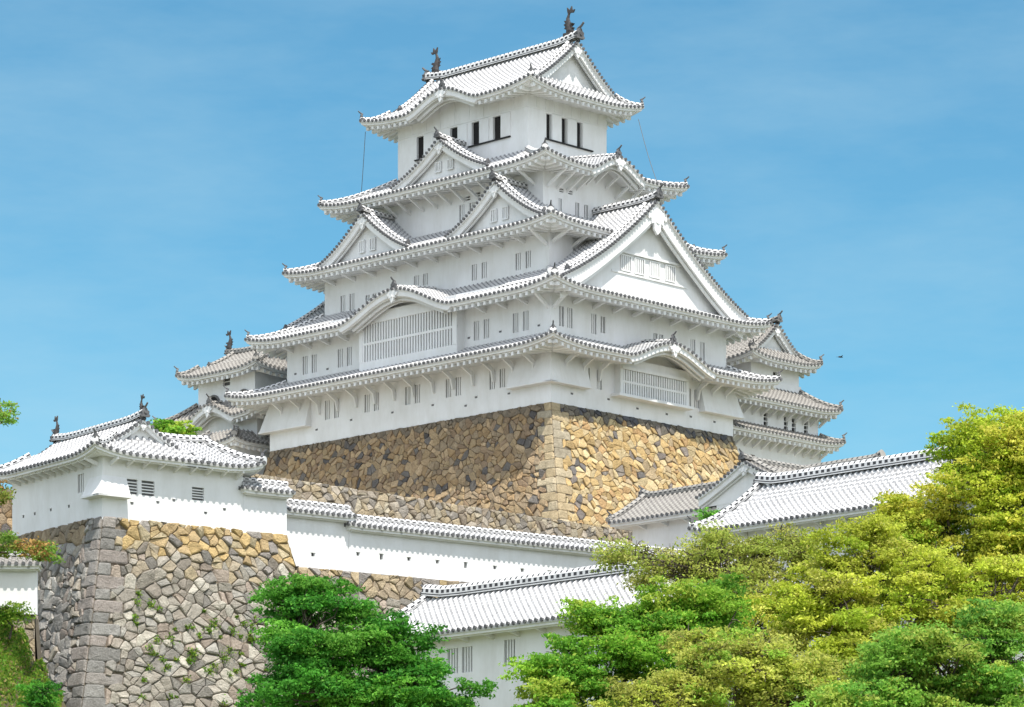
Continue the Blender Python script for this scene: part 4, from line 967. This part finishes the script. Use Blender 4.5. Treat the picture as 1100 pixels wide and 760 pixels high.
def tree(name, label, base, lobes, cols, nclump=70, nleaf=22000, lsize=.11, clr=1.0, flat=.55, cat='tree', group=None, trunk=.3, twigs=1, shell=.55, seed=1, spread=1.0, twr=1.0):
    """lobes: world centre and radii (rx, ry, rz); clumps of leaves carried by branches from one trunk"""
    rg = np.random.default_rng(seed); base = Vector(base)
    t_ = empty(name, base, 0, label, cat, group)
    vol = np.array([l[1][0] * l[1][1] * l[1][2] for l in lobes]) ** .67; vol /= vol.sum()
    cl = []
    for (c_, r), f in zip(lobes, vol):
        k = max(3, int(nclump * f * .62)); d = rg.normal(size=(k, 3)); d /= np.linalg.norm(d, axis=1)[:, None]
        rad = (shell + (1 - shell) * rg.random(k)) ** .6; d[:, 2] = np.where(d[:, 2] < -.75, -d[:, 2], d[:, 2])
        pts = np.array(c_) + d * rad[:, None] * np.array(r) * .86
        for p2 in pts: cl.append((p2, rg.uniform(.6, 1.5) * clr * 1.12, rg.integers(len(cols)), rg.uniform(.8, 1.3)))
    P = []; Nn = []; C = []; S = []
    tot = sum(q[1] ** 2 for q in cl); cols = np.array(cols)
    for p2, rr, ci, br in cl:
        n = max(20, int(1.3 * nleaf * rr ** 2 / tot)); d = rg.normal(size=(n, 3)); d /= np.linalg.norm(d, axis=1)[:, None]
        rad = rg.random(n) ** .42; off = d * rad[:, None] * rr * spread; off[:, 2] *= flat
        # sub-clumping so the outline breaks up
        NS = 20; sub = np.clip(rg.normal(size=(NS, 3)), -1.25, 1.25) * rr * .70; sub[:, 2] *= flat * 1.1; pick = rg.integers(NS, size=n); m_ = rg.random(n) < .80
        off[m_] = sub[pick[m_]] + rg.normal(size=(m_.sum(), 3)) * rr * .17 * np.array([1.25, 1.25, .42])
        P.append(p2 + off); nn = d * .7 + rg.normal(size=(n, 3)) * .55 + np.array([0, 0, .75]); nn /= np.linalg.norm(nn, axis=1)[:, None]; Nn.append(nn)
        cc = cols[ci] * br * rg.uniform(.75, 1.25, (n, 1)); sw = rg.random(n) < .18; cc[sw] = cols[rg.integers(len(cols), size=sw.sum())] * rg.uniform(.8, 1.2, (sw.sum(), 1)); C.append(cc)
        S.append(lsize * rg.uniform(.5, 1.55, n))
    P = np.concatenate(P) - np.array(base); C = np.clip(np.concatenate(C), .005, .9)
    leaf_mesh('foliage', P, np.concatenate(Nn), np.concatenate(S), C, t_)
    # trunk and limbs
    mb = MB(); cen = np.mean([q[0] for q in cl], axis=0); top = Vector(cen) - base; top.z *= .62
    tp = [Vector((0, 0, -.5)), Vector((.15, .1, top.z * .35)), Vector((top.x * .3, top.y * .3, top.z * .7)), top * 1.0]
    mb.tube(tp, [trunk * 1.25, trunk, trunk * .85, trunk * .65], n=8)
    mb.build('trunk', 'bark', t_, smooth=True)
    mb = MB(); R2 = random.Random(seed)
    mains = []
    nl = max(3, len(lobes) + 3)
    order = list(range(len(cl))); R2.shuffle(order)
    for i in order[:nl]:
        e = (Vector(cl[i][0]) - base) * .8 + top * .2; s_ = top.lerp(tp[2], R2.random() * .8); mid = s_.lerp(e, .5) + Vector((R2.uniform(-.4, .4), R2.uniform(-.4, .4), .35))
        mb.tube([s_, mid, e], [trunk * .5, trunk * .33, trunk * .18], n=6); mains.append((s_, mid, e))
    for i, q in enumerate(cl):
        e = Vector(q[0]) - base; cands = [p3 for mm_ in mains for p3 in (mm_[1], mm_[2], mm_[0].lerp(mm_[1], .6))]; s_ = min(cands, key=lambda p3: (p3 - e).length)
        m1 = s_.lerp(e, .4) + Vector((R2.uniform(-.3, .3), R2.uniform(-.3, .3), R2.uniform(-.1, .3))); m2 = s_.lerp(e, .75) + Vector((R2.uniform(-.2, .2), R2.uniform(-.2, .2), R2.uniform(-.1, .2)))
        mb.tube([s_, m1, m2, e], [trunk * .2, trunk * .15, trunk * .1, .02], n=5)
        for _ in range(twigs * 3):
            s2 = m1.lerp(e, R2.random()); d_ = Vector((R2.gauss(0, 1), R2.gauss(0, 1), R2.gauss(.3, .5))).normalized() * q[1] * (.75 + .25 * twr)
            mb.tube([s2, s2 + d_ * .5 + Vector((0, 0, .08)), s2 + d_], [.035 * twr, .022 * twr, .008], n=4)
    mb.build('limbs', 'bark', t_, smooth=True)
    return t_
def lobe(px, py, Y, rpx, rpy, dep=None):
    k = Y / FPX * 1.12; c_ = at(px, py, Y); return (tuple(c_), (rpx * k, dep or rpx * k * .8, rpy * k))
def ground_at(px, Y):
    x = (px - 550) / FPX * Y; return (x, Y, terr(x, Y))
DG = [(.085, .30, .035), (.13, .38, .045), (.06, .23, .03), (.19, .45, .06)]
BG = [(.22, .44, .045), (.30, .50, .055), (.16, .37, .04), (.42, .52, .08)]
YG = [(.48, .56, .06), (.54, .59, .08), (.38, .50, .05), (.60, .60, .13)]
CG = [(.44, .54, .05), (.52, .57, .07), (.30, .44, .04), (.60, .58, .09)]
FG = [(.25, .47, .07), (.34, .53, .09), (.18, .40, .06), (.44, .54, .10)]
OG = [(.50, .56, .09), (.56, .58, .13), (.44, .46, .10), (.32, .50, .07)]
G1 = 'leafy trees in the foreground'
tree('maple_tree', 'deep green maple with tiered foliage at the lower left, before the grey stone base', ground_at(365, 140),
     [lobe(342, 655, 140, 50, 36), lobe(330, 710, 139, 62, 42), lobe(345, 765, 139, 84, 48), lobe(410, 692, 140, 44, 34), lobe(440, 745, 140, 72, 44)], DG, 240, 84000, .075, .62, .42, seed=3, trunk=.28, shell=.25)
tree('leafy_tree', 'bright green tree in the middle foreground, in front of the storehouse wall', ground_at(655, 131),
     [lobe(645, 690, 131, 62, 42), lobe(600, 740, 130, 46, 44), lobe(690, 735, 130, 85, 50), lobe(745, 655, 132, 62, 26), lobe(705, 690, 131, 60, 40), lobe(600, 790, 129, 60, 40)], BG, 210, 80000, .075, .66, .45, seed=4, shell=.25, group=G1)
tree('sparse_tree', 'sparse olive green tree with bare dark branches over the plaster wall end', ground_at(770, 152),
     [lobe(675, 598, 152, 40, 16), lobe(715, 612, 152, 45, 26), lobe(770, 608, 152, 65, 38), lobe(840, 598, 152, 60, 32), lobe(815, 655, 151, 85, 50)], [(.44, .48, .10), (.48, .48, .13), (.36, .44, .08)], 260, 34000, .065, .6, .38, seed=5, twigs=3, twr=.8, trunk=.24, shell=.3)
tree('leafy_tree', 'yellow green round tree between the sparse tree and the tall camphor', ground_at(950, 146),
     [lobe(930, 590, 146, 45, 36), lobe(900, 640, 146, 62, 48), lobe(975, 640, 146, 72, 56), lobe(850, 660, 147, 60, 36), lobe(930, 700, 145, 110, 50), lobe(1040, 680, 146, 60, 50), lobe(1095, 640, 147, 50, 60)], YG, 230, 80000, .075, .66, .48, seed=6, shell=.25, group=G1)
tree('camphor_tree', 'tall camphor tree with rounded golden green clumps at the right edge', ground_at(1080, 158),
     [lobe(1085, 485, 158, 66, 44), lobe(1045, 540, 157, 55, 50), lobe(1105, 560, 157, 60, 60), lobe(985, 575, 158, 52, 36), lobe(1070, 625, 157, 80, 55), lobe(1150, 500, 158, 60, 60), lobe(1028, 478, 159, 26, 18), lobe(990, 635, 157, 60, 40)], CG, 200, 110000, .085, .85, .8, seed=8, trunk=.45, shell=.4)
tree('leafy_tree', 'fresh green feathery tree in the lower right corner', ground_at(1010, 122),
     [lobe(990, 725, 122, 85, 50), lobe(1082, 695, 123, 50, 50), lobe(925, 775, 121, 70, 44), lobe(1050, 765, 122, 90, 48)], FG, 230, 76000, .075, .64, .45, seed=9, shell=.25, group=G1)
tree('leafy_tree', 'golden olive tree with pale twisting branches at the bottom centre right', ground_at(780, 124),
     [lobe(780, 718, 124, 85, 38), lobe(720, 765, 123, 62, 36), lobe(855, 755, 124, 70, 44)], OG, 170, 44000, .068, .62, .42, seed=10, twigs=3, twr=.9, shell=.3, group=G1)
for q_, (tx, ty, hh) in enumerate(((32, 156, 19), (42, 166, 16), (38, 178, 10))):
    z_ = terr(tx, ty); tree('leafy_tree', ['tall leafy tree on the slope just right of the frame', 'broad leafy tree further back on the slope right of the frame', 'leafy tree behind the tall camphor, on the slope'][q_], (tx, ty, z_),
        [((tx, ty, z_ + hh * .72), (5, 5, hh * .26)), ((tx - 3, ty - 1, z_ + hh * .5), (4, 4, hh * .2)), ((tx + 3.4, ty, z_ + hh * .5), (4, 4, hh * .22))], YG if q_ else CG, 110, 42000, .11, 1.0, .55, seed=30 + q_, shell=.3, group=G1)
# shrubs
RG = [(.22, .38, .06), (.30, .34, .07), (.17, .34, .05), (.42, .26, .09)]
def shrub(name, label, base, lobes, cols, n, seed, cat='shrub', **kw): return tree(name, label, base, lobes, cols, 14, n, kw.pop('ls', .07), kw.pop('clr', .45), .6, cat=cat, trunk=.06, seed=seed, **kw)
tree('red_leaf_tree', 'green and rust tinted branches reaching in at the left edge over the low wall', tuple(at(-110, 700, 165)), [lobe(5, 585, 165, 24, 12), lobe(-14, 530, 165, 14, 9), lobe(34, 594, 165, 12, 6), lobe(-10, 448, 165, 13, 11), lobe(-60, 520, 165, 40, 60)], RG, 34, 9000, .08, .55, .5, trunk=.15, seed=12, twigs=2)
shrub('shrub', 'round green shrub top showing behind the corner turret roof', tuple(at(178, 500, 203)), [lobe(178, 466, 203, 24, 9)], BG, 5000, 13, ls=.09)
shrub('shrub', 'small green shrub between the grey roof and the gabled gatehouse wall', tuple(at(765, 572, 194)), [lobe(765, 559, 194, 10, 4)], DG, 1500, 14)
shrub('shrub', 'leafy green shrub at the foot of the low white wall, far left', tuple(at(10, 676, 167)), [lobe(8, 662, 167, 12, 6)], BG, 1500, 15)
shrub('shrub', 'dark green shrub between the grassy bank and the grey turret base', tuple(at(48, 770, 160)), [lobe(42, 755, 160, 12, 18)], DG, 3500, 16)
# grass on the bank, weeds in the stone joints
rg = np.random.default_rng(21); n = 60000
px_ = rg.uniform(-120, 68, n); v_ = rg.random(n); P = np.array([tuple(bank(a, b2)) for a, b2 in zip(px_, v_)]); patch = np.sin(px_ * .13 + 2) * np.cos(v_ * 9 + px_ * .05)
keepm = (patch + rg.normal(0, .35, n)) > -.75; P = P[keepm]; n = len(P); P[:, 2] += rg.uniform(0, .3, n)
C = np.array(BG)[rg.integers(4, size=n)] * .75 * rg.uniform(.7, 1.3, (n, 1)); dry = rg.random(n) < .15; C[dry] = np.array((.42, .33, .14)) * rg.uniform(.7, 1.2, (dry.sum(), 1))
nn = rg.normal(size=(n, 3)); nn[:, 2] *= .3; nn /= np.linalg.norm(nn, axis=1)[:, None]
leaf_mesh('grass', P, nn, rg.uniform(.06, .14, n), C, kind='stuff')
P = []; rg = np.random.default_rng(22)
def onwall(x, v): return Vector(FT(x, -(.13 * v + .004 * v * v) - .12, -v))
for _ in range(80):
    x = rg.uniform(1, 11.5); v = min(12, 3.0 + abs(rg.normal(0, 1)) * 3.2 + rg.uniform(0, 3)); c_ = onwall(x, v); r = rg.uniform(.05, .22)
    k = int(30 + 1900 * r * r); P.append(np.array(c_) + rg.normal(size=(k, 3)) * r * np.array([1, .4, .7]))
P = np.concatenate(P); n = len(P); C = np.array(BG)[rg.integers(4, size=n)] * rg.uniform(.45, 1.0, (n, 1)); nn = rg.normal(size=(n, 3)) + np.array([0, -.4, .8]); nn /= np.linalg.norm(nn, axis=1)[:, None]
leaf_mesh('weeds', P, nn, rg.uniform(.04, .09, n), C, kind='stuff')

# a bird far off in the sky
bo = at(903, 384, 260); t_ = MB()
t_.tube([(-.35, 0, 0), (-.15, 0, .03), (.1, 0, .03), (.3, 0, .0)], [.02, .09, .08, .02], n=8)
for sg in (-1, 1): t_.face([(-.1, sg * .05, .03), (.12, sg * .05, .03), (.05, sg * .5, .14), (-.12, sg * .62, .1)])
t_.face([(-.32, -.02, 0), (-.32, .02, 0), (-.55, .1, 0), (-.55, -.1, 0)])
o = t_.build('bird', 'bird'); o.location = bo; o.scale = (.7, .7, .7); o.rotation_euler = (0, 0, .4); o['label'] = 'tiny dark bird gliding in the sky right of the keep'; o['category'] = 'bird'
